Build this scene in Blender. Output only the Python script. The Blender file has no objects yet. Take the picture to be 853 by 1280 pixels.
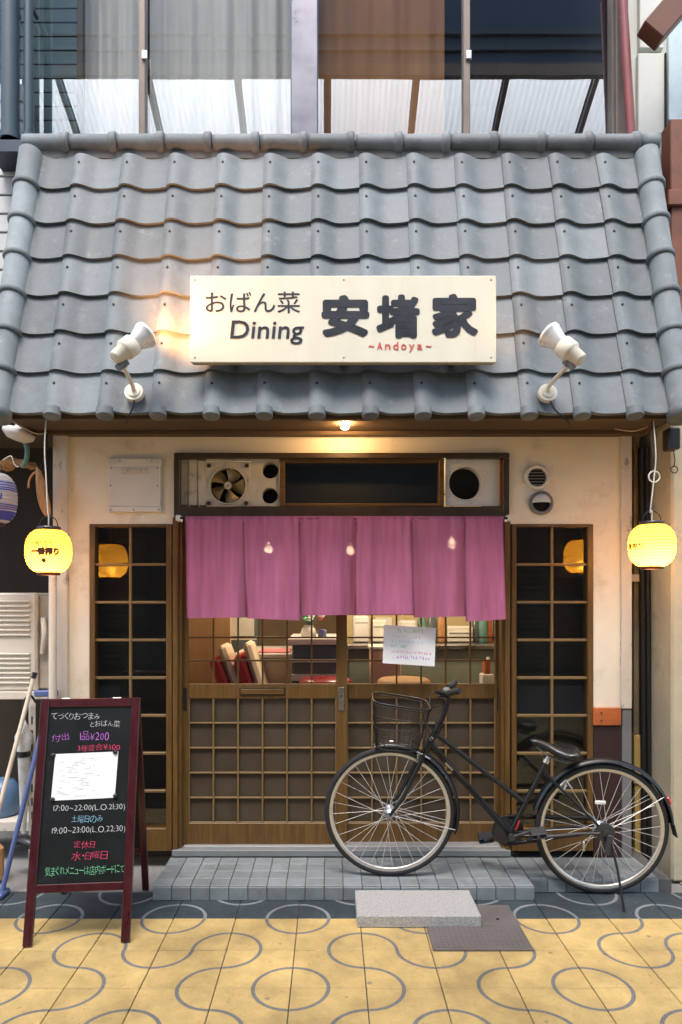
import bpy, math, random
from mathutils import Vector, Matrix
random.seed(7)
R = math.radians
PI = math.pi
scene = bpy.context.scene
COL = scene.collection

# ---------------------------------------------------------------- camera, sky, sun, exposure
F, CX, HY, CAMH = 875.0, 414.0, 745.0, 1.558      # focal length (px of 853x1280), vanishing point, eye height
cd = bpy.data.cameras.new('camera')
cam = bpy.data.objects.new('camera', cd)
COL.objects.link(cam)
cd.sensor_fit = 'VERTICAL'
cd.sensor_height = 36.0
cd.lens = F / 1280 * 36
cd.shift_x = (426.5 - CX) / 1280
cd.shift_y = (HY - 640) / 1280
cd.clip_start = 0.05
cd.clip_end = 800
cam.location = (0, 0, CAMH)
cam.rotation_euler = (R(90), 0, 0)
scene.camera = cam

SUN_EL, SUN_AZ = 63, 192                            # azimuth: clockwise from +Y
world = bpy.data.worlds.new('World')
scene.world = world
world.use_nodes = True
wn = world.node_tree
sky = wn.nodes.new('ShaderNodeTexSky')
sky.sky_type = 'NISHITA'
sky.sun_disc = False
sky.sun_elevation = R(SUN_EL)
sky.sun_rotation = R(SUN_AZ)
sky.air_density = 1.0
sky.dust_density = 3.5
sky.ozone_density = 1.0
bg = wn.nodes['Background']
wn.links.new(sky.outputs[0], bg.inputs[0])
bg.inputs[1].default_value = 0.15
sd = bpy.data.lights.new('sun', 'SUN')
sd.energy = 0.85
sd.angle = R(22)
sd.color = (1.0, 0.975, 0.94)
sun = bpy.data.objects.new('sun', sd)
COL.objects.link(sun)
_az = R(SUN_AZ)
_d = Vector((math.sin(_az) * math.cos(R(SUN_EL)), math.cos(_az) * math.cos(R(SUN_EL)), math.sin(R(SUN_EL))))
sun.rotation_euler = _d.to_track_quat('Z', 'Y').to_euler()
sun.location = (0, -5, 20)
vs = scene.view_settings
vs.view_transform = 'Standard'
vs.look = 'None'
vs.exposure = 1.68
vs.gamma = 1
vs.use_curve_mapping = False
scene.render.engine = 'CYCLES'
scene.cycles.use_denoising = True
scene.cycles.max_bounces = 6
scene.cycles.transparent_max_bounces = 12
scene.cycles.caustics_reflective = False
scene.cycles.caustics_refractive = False
scene.cycles.sample_clamp_indirect = 6.0

# ---------------------------------------------------------------- helpers
def X(x, Y): return (x - CX) * Y / F
def H(y, Y): return CAMH + (HY - y) * Y / F
def P(x, y, Y): return Vector((X(x, Y), Y, H(y, Y)))

class MB:
    def __init__(s): s.v = []; s.f = []; s.m = []; s.sm = []
    def add(s, vs, fs, mi=0, smooth=False):
        b = len(s.v)
        s.v += [tuple(p) for p in vs]
        for f in fs:
            s.f.append([i + b for i in f]); s.m.append(mi); s.sm.append(smooth)
        return s
    def box(s, x0, x1, y0, y1, z0, z1, c=0.0, mi=0, xf=None):
        if x0 > x1: x0, x1 = x1, x0
        if y0 > y1: y0, y1 = y1, y0
        if z0 > z1: z0, z1 = z1, z0
        c = min(c, (x1 - x0) * .45, (y1 - y0) * .45, (z1 - z0) * .45)
        A = ((x0, x1), (y0, y1), (z0, z1))
        if c <= 0:
            vs = [Vector((A[0][i], A[1][j], A[2][k])) for i in (0, 1) for j in (0, 1) for k in (0, 1)]
            fs = [(0, 1, 3, 2), (4, 6, 7, 5), (0, 4, 5, 1), (2, 3, 7, 6), (0, 2, 6, 4), (1, 5, 7, 3)]
        else:
            vs, idx = [], {}
            for i in (0, 1):
                for j in (0, 1):
                    for k in (0, 1):
                        full = [A[0][i], A[1][j], A[2][k]]
                        ins = [A[0][i] + (c if i == 0 else -c), A[1][j] + (c if j == 0 else -c), A[2][k] + (c if k == 0 else -c)]
                        for a in range(3):
                            p = list(ins); p[a] = full[a]
                            idx[(i, j, k, a)] = len(vs); vs.append(Vector(p))
            fs = []
            for a in range(3):
                b_, c_ = (a + 1) % 3, (a + 2) % 3
                for e in (0, 1):
                    q = []
                    for (p, r) in ((0, 0), (1, 0), (1, 1), (0, 1)):
                        t = [0, 0, 0]; t[a] = e; t[b_] = p; t[c_] = r
                        q.append(idx[(*t, a)])
                    fs.append(tuple(q) if e else tuple(reversed(q)))
                for p in (0, 1):
                    for r in (0, 1):
                        t0 = [0, 0, 0]; t0[b_] = p; t0[c_] = r
                        t1 = list(t0); t1[a] = 1
                        q = (idx[(*t0, b_)], idx[(*t1, b_)], idx[(*t1, c_)], idx[(*t0, c_)])
                        fs.append(q if (p ^ r) == 0 else tuple(reversed(q)))
            for i in (0, 1):
                for j in (0, 1):
                    for k in (0, 1):
                        q = (idx[(i, j, k, 0)], idx[(i, j, k, 1)], idx[(i, j, k, 2)])
                        fs.append(q if (i + j + k) % 2 else tuple(reversed(q)))
        if xf is not None: vs = [xf @ p for p in vs]
        return s.add(vs, fs, mi)
    def pbox(s, px0, px1, py0, py1, Y0, Y1, c=0.0, mi=0):     # box whose front face covers these photo pixels at depth Y0
        return s.box(X(px0, Y0), X(px1, Y0), Y0, Y1, H(py1, Y0), H(py0, Y0), c, mi)
    def tube(s, pts, r, n=8, cap=True, mi=0, closed=False, flat=None):
        pts = [Vector(p) for p in pts]
        N = len(pts)
        rs = r if isinstance(r, (list, tuple)) else [r] * N
        up = None; rings = []
        for i, p in enumerate(pts):
            if closed: t = pts[(i + 1) % N] - pts[i - 1]
            else: t = pts[min(i + 1, N - 1)] - pts[max(i - 1, 0)]
            t.normalize()
            if up is None:
                up = Vector((0, 0, 1)) if abs(t.z) < .9 else Vector((0, 1, 0))
            side = t.cross(up)
            if side.length < 1e-6: side = t.orthogonal()
            side.normalize(); up2 = side.cross(t).normalized(); up = up2
            k = flat if flat else 1.0
            rings.append([p + side * (math.cos(2 * PI * j / n) * rs[i]) + up2 * (math.sin(2 * PI * j / n) * rs[i] * k) for j in range(n)])
        vs = [q for g in rings for q in g]; fs = []
        M = N if closed else N - 1
        for i in range(M):
            a, b = i * n, ((i + 1) % N) * n
            for j in range(n):
                fs.append((a + j, a + (j + 1) % n, b + (j + 1) % n, b + j))
        s.add(vs, fs, mi, True)
        if cap and not closed:
            s.add(rings[0], [tuple(reversed(range(n)))], mi); s.add(rings[-1], [tuple(range(n))], mi)
        return s
    def lathe(s, prof, n=24, xf=None, mi=0, smooth=True, a0=0, a1=2 * PI):
        full = abs(a1 - a0 - 2 * PI) < 1e-6
        cols = n if full else n + 1
        vs = []
        for (r, z) in prof:
            for j in range(cols):
                a = a0 + (a1 - a0) * j / n
                p = Vector((r * math.cos(a), r * math.sin(a), z))
                vs.append(xf @ p if xf is not None else p)
        fs = []
        for i in range(len(prof) - 1):
            for j in range(n):
                k = (j + 1) % cols
                fs.append((i * cols + j, i * cols + k, (i + 1) * cols + k, (i + 1) * cols + j))
        return s.add(vs, fs, mi, smooth)
    def disc(s, c, nrm, r, n=16, mi=0):
        M = frame(c, nrm)
        return s.add([M @ Vector((r * math.cos(2 * PI * j / n), r * math.sin(2 * PI * j / n), 0)) for j in range(n)], [tuple(range(n))], mi)
    def cyl(s, a, b, r, n=16, mi=0, r2=None):
        a, b = Vector(a), Vector(b)
        r2 = r if r2 is None else r2
        M = frame(a, b - a); L = (b - a).length
        s.lathe([(r, 0), (r2, L)], n, M, mi)
        s.disc(a, a - b, r, n, mi); s.disc(b, b - a, r2, n, mi)
        return s
    def grid(s, fn, nu, nv, mi=0, smooth=True):
        vs = [fn(i / nu, j / nv) for j in range(nv + 1) for i in range(nu + 1)]
        fs = [(j * (nu + 1) + i, j * (nu + 1) + i + 1, (j + 1) * (nu + 1) + i + 1, (j + 1) * (nu + 1) + i) for j in range(nv) for i in range(nu)]
        return s.add(vs, fs, mi, smooth)
    def mesh(s, name, mats):
        me = bpy.data.meshes.new(name)
        me.from_pydata(s.v, [], s.f)
        for m in (mats if isinstance(mats, (list, tuple)) else [mats]): me.materials.append(m)
        me.polygons.foreach_set('material_index', s.m)
        me.polygons.foreach_set('use_smooth', s.sm)
        me.update()
        return me

def frame(origin, z):
    z = Vector(z).normalized()
    x = (Vector((0, 0, 1)) if abs(z.z) < .95 else Vector((0, 1, 0))).cross(z).normalized()
    y = z.cross(x)
    M = Matrix((x, y, z)).transposed().to_4x4()
    M.translation = Vector(origin)
    return M
def spline(pts, k=6):
    pts = [Vector(p) for p in pts]; out = []
    for i in range(len(pts) - 1):
        p0, p1, p2, p3 = pts[max(i - 1, 0)], pts[i], pts[i + 1], pts[min(i + 2, len(pts) - 1)]
        for j in range(k):
            t = j / k
            out.append(.5 * ((2 * p1) + (p2 - p0) * t + (2 * p0 - 5 * p1 + 4 * p2 - p3) * t * t + (3 * p1 - p0 - 3 * p2 + p3) * t ** 3))
    return out + [pts[-1]]
def basis(o): return o.matrix_basis.copy()
def W(o): return (W(o.parent) @ o.matrix_parent_inverse if o.parent else Matrix()) @ basis(o)
def setparent(o, p, local=False):
    o.parent = p
    if not local: o.matrix_parent_inverse = W(p).inverted()
def obj(name, mb, mats, parent=None, local=False, loc=None, rot=None, label=None):
    me = mb if isinstance(mb, bpy.types.Mesh) else mb.mesh(name, mats)
    o = bpy.data.objects.new(name, me)
    COL.objects.link(o)
    if parent is not None: setparent(o, parent, local)
    if loc is not None: o.location = loc
    if rot is not None: o.rotation_euler = rot
    if label: o['label'] = label
    return o
def tag(o, label=None, cat=None, group=None, kind=None):
    if label: o['label'] = label
    if cat: o['category'] = cat
    if group: o['group'] = group
    if kind: o['kind'] = kind
    return o
def thing(name, label, cat, loc=(0, 0, 0), rot=(0, 0, 0), group=None):
    o = bpy.data.objects.new(name, None)
    COL.objects.link(o)
    o.location = loc; o.rotation_euler = rot; o.empty_display_size = .1
    return tag(o, label, cat, group)

# ---------------------------------------------------------------- materials
def lin(c):
    return tuple((v / 12.92 if v <= .04045 else ((v + .055) / 1.055) ** 2.4) for v in [q / 255 for q in c])
MATS = {}
def mat(name, col, rough=.6, metal=0.0, var=.12, scale=8.0, bump=.0, bscale=60.0, rand=0.0, spec=.5, stretch=None, dirt=None, coat=0.0):
    """principled with two octaves of tone variation, optional fine relief, optional blotches of another colour"""
    m = bpy.data.materials.new(name); m.use_nodes = True
    nt = m.node_tree; N = nt.nodes; L = nt.links
    b = N['Principled BSDF']
    b.inputs['Roughness'].default_value = rough
    b.inputs['Metallic'].default_value = metal
    b.inputs['Specular IOR Level'].default_value = spec
    if coat: b.inputs['Coat Weight'].default_value = coat; b.inputs['Coat Roughness'].default_value = .15
    tc = N.new('ShaderNodeTexCoord'); mp = N.new('ShaderNodeMapping')
    L.new(tc.outputs['Object'], mp.inputs[0])
    oi = N.new('ShaderNodeObjectInfo')
    vm = N.new('ShaderNodeVectorMath'); vm.operation = 'ADD'
    cmb = N.new('ShaderNodeCombineXYZ')
    mu = N.new('ShaderNodeMath'); mu.operation = 'MULTIPLY'; mu.inputs[1].default_value = 37.0
    L.new(oi.outputs['Random'], mu.inputs[0])
    for i in range(3): L.new(mu.outputs[0], cmb.inputs[i])
    L.new(mp.outputs[0], vm.inputs[0]); L.new(cmb.outputs[0], vm.inputs[1])
    if stretch: mp.inputs['Scale'].default_value = stretch
    n1 = N.new('ShaderNodeTexNoise'); n1.inputs['Scale'].default_value = scale; n1.inputs['Detail'].default_value = 6; n1.inputs['Roughness'].default_value = .65
    L.new(vm.outputs[0], n1.inputs['Vector'])
    mr = N.new('ShaderNodeMapRange'); mr.inputs[1].default_value = .25; mr.inputs[2].default_value = .75
    mr.inputs[3].default_value = 1 - var; mr.inputs[4].default_value = 1 + var
    L.new(n1.outputs['Fac'], mr.inputs[0])
    val = mr.outputs[0]
    if rand:
        r2 = N.new('ShaderNodeMapRange'); r2.inputs[3].default_value = 1 - rand; r2.inputs[4].default_value = 1 + rand
        L.new(oi.outputs['Random'], r2.inputs[0])
        mm = N.new('ShaderNodeMath'); mm.operation = 'MULTIPLY'
        L.new(val, mm.inputs[0]); L.new(r2.outputs[0], mm.inputs[1]); val = mm.outputs[0]
    mx = N.new('ShaderNodeVectorMath'); mx.operation = 'SCALE'
    mx.inputs[0].default_value = col[:3]
    L.new(val, mx.inputs['Scale'])
    out = mx.outputs[0]
    if dirt:                                           # (colour, scale, threshold, strength)
        n2 = N.new('ShaderNodeTexNoise'); n2.inputs['Scale'].default_value = dirt[1]; n2.inputs['Detail'].default_value = 8; n2.inputs['Roughness'].default_value = .7
        L.new(vm.outputs[0], n2.inputs['Vector'])
        rm = N.new('ShaderNodeMapRange'); rm.inputs[1].default_value = dirt[2]; rm.inputs[2].default_value = dirt[2] + .12; rm.inputs[4].default_value = dirt[3]
        L.new(n2.outputs['Fac'], rm.inputs[0])
        mi = N.new('ShaderNodeMix'); mi.data_type = 'RGBA'
        L.new(rm.outputs[0], mi.inputs[0]); L.new(out, mi.inputs[6]); mi.inputs[7].default_value = (*dirt[0], 1)
        out = mi.outputs[2]
    L.new(out, b.inputs['Base Color'])
    if rough > .12:
        rr = N.new('ShaderNodeMapRange'); rr.inputs[1].default_value = .3; rr.inputs[2].default_value = .7
        rr.inputs[3].default_value = max(.03, rough - .1); rr.inputs[4].default_value = min(1, rough + .1)
        L.new(n1.outputs['Fac'], rr.inputs[0]); L.new(rr.outputs[0], b.inputs['Roughness'])
    if bump:
        n3 = N.new('ShaderNodeTexNoise'); n3.inputs['Scale'].default_value = bscale; n3.inputs['Detail'].default_value = 5
        L.new(vm.outputs[0], n3.inputs['Vector'])
        bp = N.new('ShaderNodeBump'); bp.inputs['Strength'].default_value = bump; bp.inputs['Distance'].default_value = .01
        L.new(n3.outputs['Fac'], bp.inputs['Height']); L.new(bp.outputs[0], b.inputs['Normal'])
    MATS[name] = m
    return m
def glow(name, col, strength):
    m = bpy.data.materials.new(name); m.use_nodes = True
    b = m.node_tree.nodes['Principled BSDF']
    b.inputs['Base Color'].default_value = (*col, 1)
    b.inputs['Emission Color'].default_value = (*col, 1); b.inputs['Emission Strength'].default_value = strength
    return m
def glass(name, tint=(1, 1, 1), f0=.05, rough=.0):
    """thin pane: clear body, mirror part rising towards grazing angles"""
    m = bpy.data.materials.new(name); m.use_nodes = True
    N = m.node_tree.nodes; L = m.node_tree.links
    N.remove(N['Principled BSDF'])
    t = N.new('ShaderNodeBsdfTransparent'); t.inputs[0].default_value = (*tint, 1)
    g = N.new('ShaderNodeBsdfGlossy'); g.inputs['Roughness'].default_value = rough
    lw = N.new('ShaderNodeLayerWeight'); lw.inputs[0].default_value = .5
    pw = N.new('ShaderNodeMath'); pw.operation = 'POWER'; pw.inputs[1].default_value = 5
    mr = N.new('ShaderNodeMapRange'); mr.inputs[3].default_value = f0; mr.inputs[4].default_value = 1
    mx = N.new('ShaderNodeMixShader')
    L.new(lw.outputs['Facing'], pw.inputs[0]); L.new(pw.outputs[0], mr.inputs[0]); L.new(mr.outputs[0], mx.inputs[0])
    L.new(t.outputs[0], mx.inputs[1]); L.new(g.outputs[0], mx.inputs[2])
    L.new(mx.outputs[0], N['Material Output'].inputs[0])
    nz = N.new('ShaderNodeTexNoise'); nz.inputs['Scale'].default_value = 1.5
    tc = N.new('ShaderNodeTexCoord'); L.new(tc.outputs['Object'], nz.inputs['Vector'])
    bp = N.new('ShaderNodeBump'); bp.inputs['Strength'].default_value = .025; bp.inputs['Distance'].default_value = .02
    L.new(nz.outputs['Fac'], bp.inputs['Height']); L.new(bp.outputs[0], g.inputs['Normal'])
    return m
def cloth(name, col, trans=.35, clear=0.0, streak=.18, stretch=(60, 60, 3)):
    m = bpy.data.materials.new(name); m.use_nodes = True
    N = m.node_tree.nodes; L = m.node_tree.links
    N.remove(N['Principled BSDF'])
    tc = N.new('ShaderNodeTexCoord'); mp = N.new('ShaderNodeMapping'); mp.inputs['Scale'].default_value = stretch
    L.new(tc.outputs['Object'], mp.inputs[0])
    nz = N.new('ShaderNodeTexNoise'); nz.inputs['Scale'].default_value = 1.0; nz.inputs['Detail'].default_value = 5
    L.new(mp.outputs[0], nz.inputs['Vector'])
    mr = N.new('ShaderNodeMapRange'); mr.inputs[1].default_value = .3; mr.inputs[2].default_value = .7; mr.inputs[3].default_value = 1 - streak; mr.inputs[4].default_value = 1 + streak
    L.new(nz.outputs['Fac'], mr.inputs[0])
    sc = N.new('ShaderNodeVectorMath'); sc.operation = 'SCALE'; sc.inputs[0].default_value = col
    L.new(mr.outputs[0], sc.inputs['Scale'])
    d = N.new('ShaderNodeBsdfDiffuse'); t = N.new('ShaderNodeBsdfTranslucent')
    L.new(sc.outputs[0], d.inputs[0]); L.new(sc.outputs[0], t.inputs[0])
    bp = N.new('ShaderNodeBump'); bp.inputs['Strength'].default_value = .35; bp.inputs['Distance'].default_value = .004
    L.new(nz.outputs['Fac'], bp.inputs['Height']); L.new(bp.outputs[0], d.inputs['Normal'])
    mx = N.new('ShaderNodeMixShader'); mx.inputs[0].default_value = trans
    L.new(d.outputs[0], mx.inputs[1]); L.new(t.outputs[0], mx.inputs[2])
    out = mx.outputs[0]
    if clear:
        tr = N.new('ShaderNodeBsdfTransparent'); m2 = N.new('ShaderNodeMixShader'); m2.inputs[0].default_value = clear
        L.new(out, m2.inputs[1]); L.new(tr.outputs[0], m2.inputs[2]); out = m2.outputs[0]
    L.new(out, N['Material Output'].inputs[0])
    return m
def pave(name, base, band, speck, rand=.06, wear=.0):
    """paving tile: plain field with two inlaid quarter rings about opposite corners"""
    m = mat(name, base, rough=.62, var=.10, scale=14, bump=.12, bscale=220, rand=rand, dirt=(speck, 48, .585, .8))
    m.node_tree.nodes['Mapping'].inputs['Scale'].default_value = (1, 1, 1)
    nt = m.node_tree; N = nt.nodes; L = nt.links
    b = N['Principled BSDF']; src = b.inputs['Base Color'].links[0].from_socket
    tc = N.new('ShaderNodeTexCoord'); masks = []
    for (cx, cy) in ((-.15, .15), (.15, -.15)):
        mp = N.new('ShaderNodeVectorMath'); mp.operation = 'MULTIPLY_ADD'
        mp.inputs[1].default_value = (1, 1, 0); mp.inputs[2].default_value = (-cx, -cy, 0)
        L.new(tc.outputs['Object'], mp.inputs[0])
        ln = N.new('ShaderNodeVectorMath'); ln.operation = 'LENGTH'; L.new(mp.outputs[0], ln.inputs[0])
        c = N.new('ShaderNodeMath'); c.operation = 'COMPARE'; c.inputs[1].default_value = .15; c.inputs[2].default_value = .0078
        L.new(ln.outputs['Value'], c.inputs[0]); masks.append(c)
    a = N.new('ShaderNodeMath'); a.operation = 'MAXIMUM'
    L.new(masks[0].outputs[0], a.inputs[0]); L.new(masks[1].outputs[0], a.inputs[1])
    nz = N.new('ShaderNodeTexNoise'); nz.inputs['Scale'].default_value = 90
    L.new(tc.outputs['Object'], nz.inputs['Vector'])
    sc = N.new('ShaderNodeVectorMath'); sc.operation = 'SCALE'; sc.inputs[0].default_value = band
    ad = N.new('ShaderNodeMath'); ad.operation = 'ADD'; ad.inputs[1].default_value = .5; L.new(nz.outputs['Fac'], ad.inputs[0]); L.new(ad.outputs[0], sc.inputs['Scale'])
    mi = N.new('ShaderNodeMix'); mi.data_type = 'RGBA'
    L.new(a.outputs[0], mi.inputs[0]); L.new(src, mi.inputs[6]); L.new(sc.outputs[0], mi.inputs[7])
    ge = N.new('ShaderNodeNewGeometry')                  # foot-worn grime drifting across the tiles
    gz = N.new('ShaderNodeTexNoise'); gz.inputs['Scale'].default_value = 2.3; gz.inputs['Detail'].default_value = 9; gz.inputs['Roughness'].default_value = .68
    L.new(ge.outputs['Position'], gz.inputs['Vector'])
    gr_ = N.new('ShaderNodeMapRange'); gr_.inputs[1].default_value = .38; gr_.inputs[2].default_value = .66; gr_.inputs[3].default_value = .62; gr_.inputs[4].default_value = 1.08
    L.new(gz.outputs['Fac'], gr_.inputs[0])
    gs = N.new('ShaderNodeVectorMath'); gs.operation = 'SCALE'; L.new(mi.outputs[2], gs.inputs[0]); L.new(gr_.outputs[0], gs.inputs['Scale'])
    vo = N.new('ShaderNodeTexVoronoi'); vo.inputs['Scale'].default_value = 5.5; L.new(ge.outputs['Position'], vo.inputs['Vector'])
    vr = N.new('ShaderNodeMapRange'); vr.inputs[1].default_value = .045; vr.inputs[2].default_value = .075; vr.inputs[3].default_value = .62; vr.inputs[4].default_value = 0
    L.new(vo.outputs['Distance'], vr.inputs[0])
    vm2 = N.new('ShaderNodeMix'); vm2.data_type = 'RGBA'; L.new(vr.outputs[0], vm2.inputs[0]); L.new(gs.outputs[0], vm2.inputs[6]); vm2.inputs[7].default_value = (.13, .115, .10, 1)
    L.new(vm2.outputs[2], b.inputs['Base Color'])
    return m

M_TILE = mat('roof_ceramic', (.146, .169, .178), rough=.62, spec=.32, var=.26, scale=8, rand=.24, bump=.12, bscale=70, dirt=((.27, .29, .29), 12, .575, .45))
M_NAIL = mat('nail_iron', (.015, .015, .017), rough=.7)
M_DECK = mat('eave_timber', (.10, .062, .032), rough=.75, var=.25, scale=4, stretch=(1, 6, 6), bump=.2, bscale=40)
M_PLASTER = mat('cream_plaster', (.78, .715, .59), rough=.85, var=.07, scale=3, bump=.12, bscale=120, dirt=((.44, .36, .25), 4.2, .55, .4))
M_PAINTOLD = mat('flaking_paint', (.60, .55, .47), rough=.7, var=.1, scale=8, bump=.2, bscale=50, dirt=((.09, .075, .06), 16, .575, .9), stretch=(1, 1, .4))
M_WOOD = mat('bronze_wood', (.118, .060, .015), rough=.42, var=.42, scale=8, stretch=(7, 7, .5), rand=.08, bump=.08, bscale=30)
M_WOODH = mat('bronze_wood_rail', (.118, .060, .015), rough=.42, var=.42, scale=8, stretch=(.5, 7, 7), rand=.06)
M_WOODDK = mat('dark_wood', (.040, .024, .010), rough=.5, var=.25, scale=6, stretch=(4, 4, .6))
M_BAR = mat('lattice_bar_wood', (.19, .118, .045), rough=.45, var=.15, scale=10, rand=.08)
M_PANEL = mat('smoked_panel', (.060, .041, .025), rough=.55, var=.18, scale=12, rand=.10, bump=.05)
M_BLACK = mat('black_void', (.006, .006, .006), rough=.9, var=.1)
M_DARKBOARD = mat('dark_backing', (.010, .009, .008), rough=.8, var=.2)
M_GLASS = glass('clear_glass', f0=.045)
M_GLASSW = glass('window_glass', tint=(.97, .99, .99), f0=.42)
M_GLASSS = glass('side_glass', tint=(.85, .85, .83), f0=.048)
M_NOREN = cloth('noren_cloth', (.385, .128, .235), trans=.16, clear=.007, streak=.15, stretch=(34, 34, 2.2))
M_SLITSHADE = cloth('slit_shade_cloth', (.26, .085, .15), trans=.05, streak=.15, stretch=(34, 34, 2.2))  # noren colour darkened, painting slit shade along the panel edges
M_CURT = cloth('sheer_curtain', (.90, .91, .88), trans=.12, streak=.10, stretch=(20, 20, 1))
M_BROWNC = cloth('brown_curtain', (.52, .27, .13), trans=.2, streak=.12, stretch=(14, 14, 1))
M_ALU = mat('grey_aluminium', (.17, .17, .205), rough=.35, metal=.6, var=.08)
M_ALUB = mat('brown_aluminium', (.16, .13, .11), rough=.4, metal=.3, var=.1)
M_WHITEMETAL = mat('white_enamel', (.66, .64, .60), rough=.4, var=.06, bump=.03, dirt=((.30, .25, .19), 14, .60, .7))
M_OLDWHITE = mat('grimy_white_metal', (.50, .44, .34), rough=.6, var=.15, scale=14, dirt=((.14, .09, .05), 11, .57, .75))
M_STEEL = mat('steel', (.55, .55, .55), rough=.3, metal=1.0, var=.05)
M_CHROME = mat('bright_rim', (.62, .60, .55), rough=.33, metal=.75, var=.05)
M_SPOKE = mat('spoke_steel', (.72, .70, .66), rough=.3, metal=.5, var=.05)
M_BIKE = mat('black_enamel', (.008, .008, .009), rough=.36, var=.2, spec=.4, coat=.12)
M_RUBBER = mat('black_rubber', (.014, .0145, .016), rough=.75, var=.25, scale=30, dirt=((.09, .08, .07), 20, .62, .4))
M_VINYL = mat('black_vinyl', (.014, .014, .016), rough=.33, var=.15, bump=.06, bscale=160)
M_GREY = mat('worn_grey_plastic', (.17, .175, .18), rough=.55)
M_DKMETAL = mat('dark_worn_metal', (.035, .036, .038), rough=.5, var=.3, scale=30)
M_REDREF = mat('red_reflector', (.55, .03, .03), rough=.2)
M_SIGN = mat('sign_face_cream', (.70, .67, .54), rough=.42, var=.04, scale=3, dirt=((.60, .53, .40), 5, .57, .3), stretch=(2.5, 1, .5))
M_SIGNSIDE = mat('sign_edge', (.42, .33, .20), rough=.5, var=.1)
M_INK = mat('navy_lettering', (.020, .024, .035), rough=.45)
M_REDINK = mat('red_lettering', (.62, .10, .08), rough=.45)
M_YELLOW = pave('yellow_paving', (.62, .44, .165), (.19, .19, .18), (.36, .17, .05))
M_SLATE = pave('slate_paving', (.040, .056, .064), (.24, .26, .26), (.13, .15, .155), rand=.1)
M_GROUT = mat('grey_bedding', (.10, .10, .098), rough=.9, var=.3, scale=10, bump=.3)
M_CONC = mat('street_concrete', (.21, .205, .195), rough=.85, var=.22, scale=3, bump=.25, bscale=80, dirt=((.08, .08, .075), 4, .58, .6))
M_STEP = mat('step_tile_grey', (.205, .232, .235), rough=.5, var=.16, scale=14, rand=.13, bump=.08, bscale=120, dirt=((.13, .135, .13), 9, .56, .6))
M_GRANITE = mat('granite', (.40, .39, .365), rough=.85, var=.4, scale=120, bump=.6, bscale=180, dirt=((.12, .118, .112), 75, .56, .8))
M_PLATE = mat('steel_cover', (.16, .14, .128), rough=.65, metal=.2, var=.2, scale=9, bump=.5, bscale=210)
M_MAROON = mat('maroon_wood', (.050, .006, .009), rough=.35, var=.2, scale=6, stretch=(5, 5, .7), coat=.2)
M_SLATEB = mat('chalkboard', (.006, .008, .008), rough=.55, spec=.3, var=.35, scale=5, dirt=((.05, .055, .055), 5, .6, .5))
M_PAPER = mat('white_paper', (.82, .82, .82), rough=.8, var=.02)
M_CHW = mat('chalk_white', (.66, .68, .68), rough=.9, var=.15, scale=60)
M_CHP = mat('chalk_purple', (.52, .17, .62), rough=.9, var=.15, scale=60)
M_CHR = mat('chalk_red', (.75, .07, .16), rough=.9, var=.15, scale=60)
M_CHB = mat('chalk_blue', (.33, .66, .82), rough=.9, var=.15, scale=60)
M_CHG = mat('chalk_green', (.25, .72, .40), rough=.9, var=.15, scale=60)
M_GREYINK = mat('pale_grey_ink', (.52, .53, .55), rough=.8)
M_MAG = mat('black_magnet', (.02, .02, .022), rough=.3)
M_PILLAR = mat('stained_concrete', (.46, .41, .29), rough=.88, var=.16, scale=2.5, bump=.35, bscale=55, dirt=((.25, .21, .13), 3.5, .56, .5))
M_RUST = mat('rust_brown_paint', (.17, .062, .035), rough=.6, var=.3, scale=7, dirt=((.09, .05, .03), 9, .58, .7))
M_REDPIPE = mat('red_brown_pipe', (.20, .045, .045), rough=.45, var=.2)
M_WALLW = mat('pale_wall_panel', (.62, .64, .60), rough=.7, var=.08, scale=4, dirt=((.35, .36, .33), 4, .62, .4))
M_SIDING = mat('pale_siding', (.50, .51, .51), rough=.6, var=.08, scale=5, rand=.06, stretch=(1, 4, 4))
M_NEIGH = mat('dark_brown_wall', (.030, .020, .010), rough=.8, var=.3, scale=3, stretch=(4, 4, .5))
M_ORANGE = mat('orange_board', (.42, .11, .028), rough=.5, var=.3, scale=6, stretch=(.6, 4, 4))
M_DKRED = mat('dark_maroon_base', (.030, .012, .012), rough=.5, var=.3)
M_BLUE = mat('blue_pole_plastic', (.075, .11, .26), rough=.4)
M_BLUELT = mat('blue_plastic', (.10, .19, .34), rough=.35)
M_CREAMPOLE = mat('cream_pole', (.66, .58, .46), rough=.45)
M_ACW = mat('air_conditioner_cream', (.62, .57, .48), rough=.5, var=.05, dirt=((.42, .36, .28), 6, .62, .4))
M_WIRE = mat('black_cable', (.012, .012, .012), rough=.6)
M_WIREW = mat('pale_cable', (.55, .52, .45), rough=.6)
M_HUSK = mat('dry_husk', (.42, .22, .09), rough=.8, var=.35, scale=14, stretch=(4, 4, 1))
M_GREEN = mat('green_hose', (.10, .24, .19), rough=.5)

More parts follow.
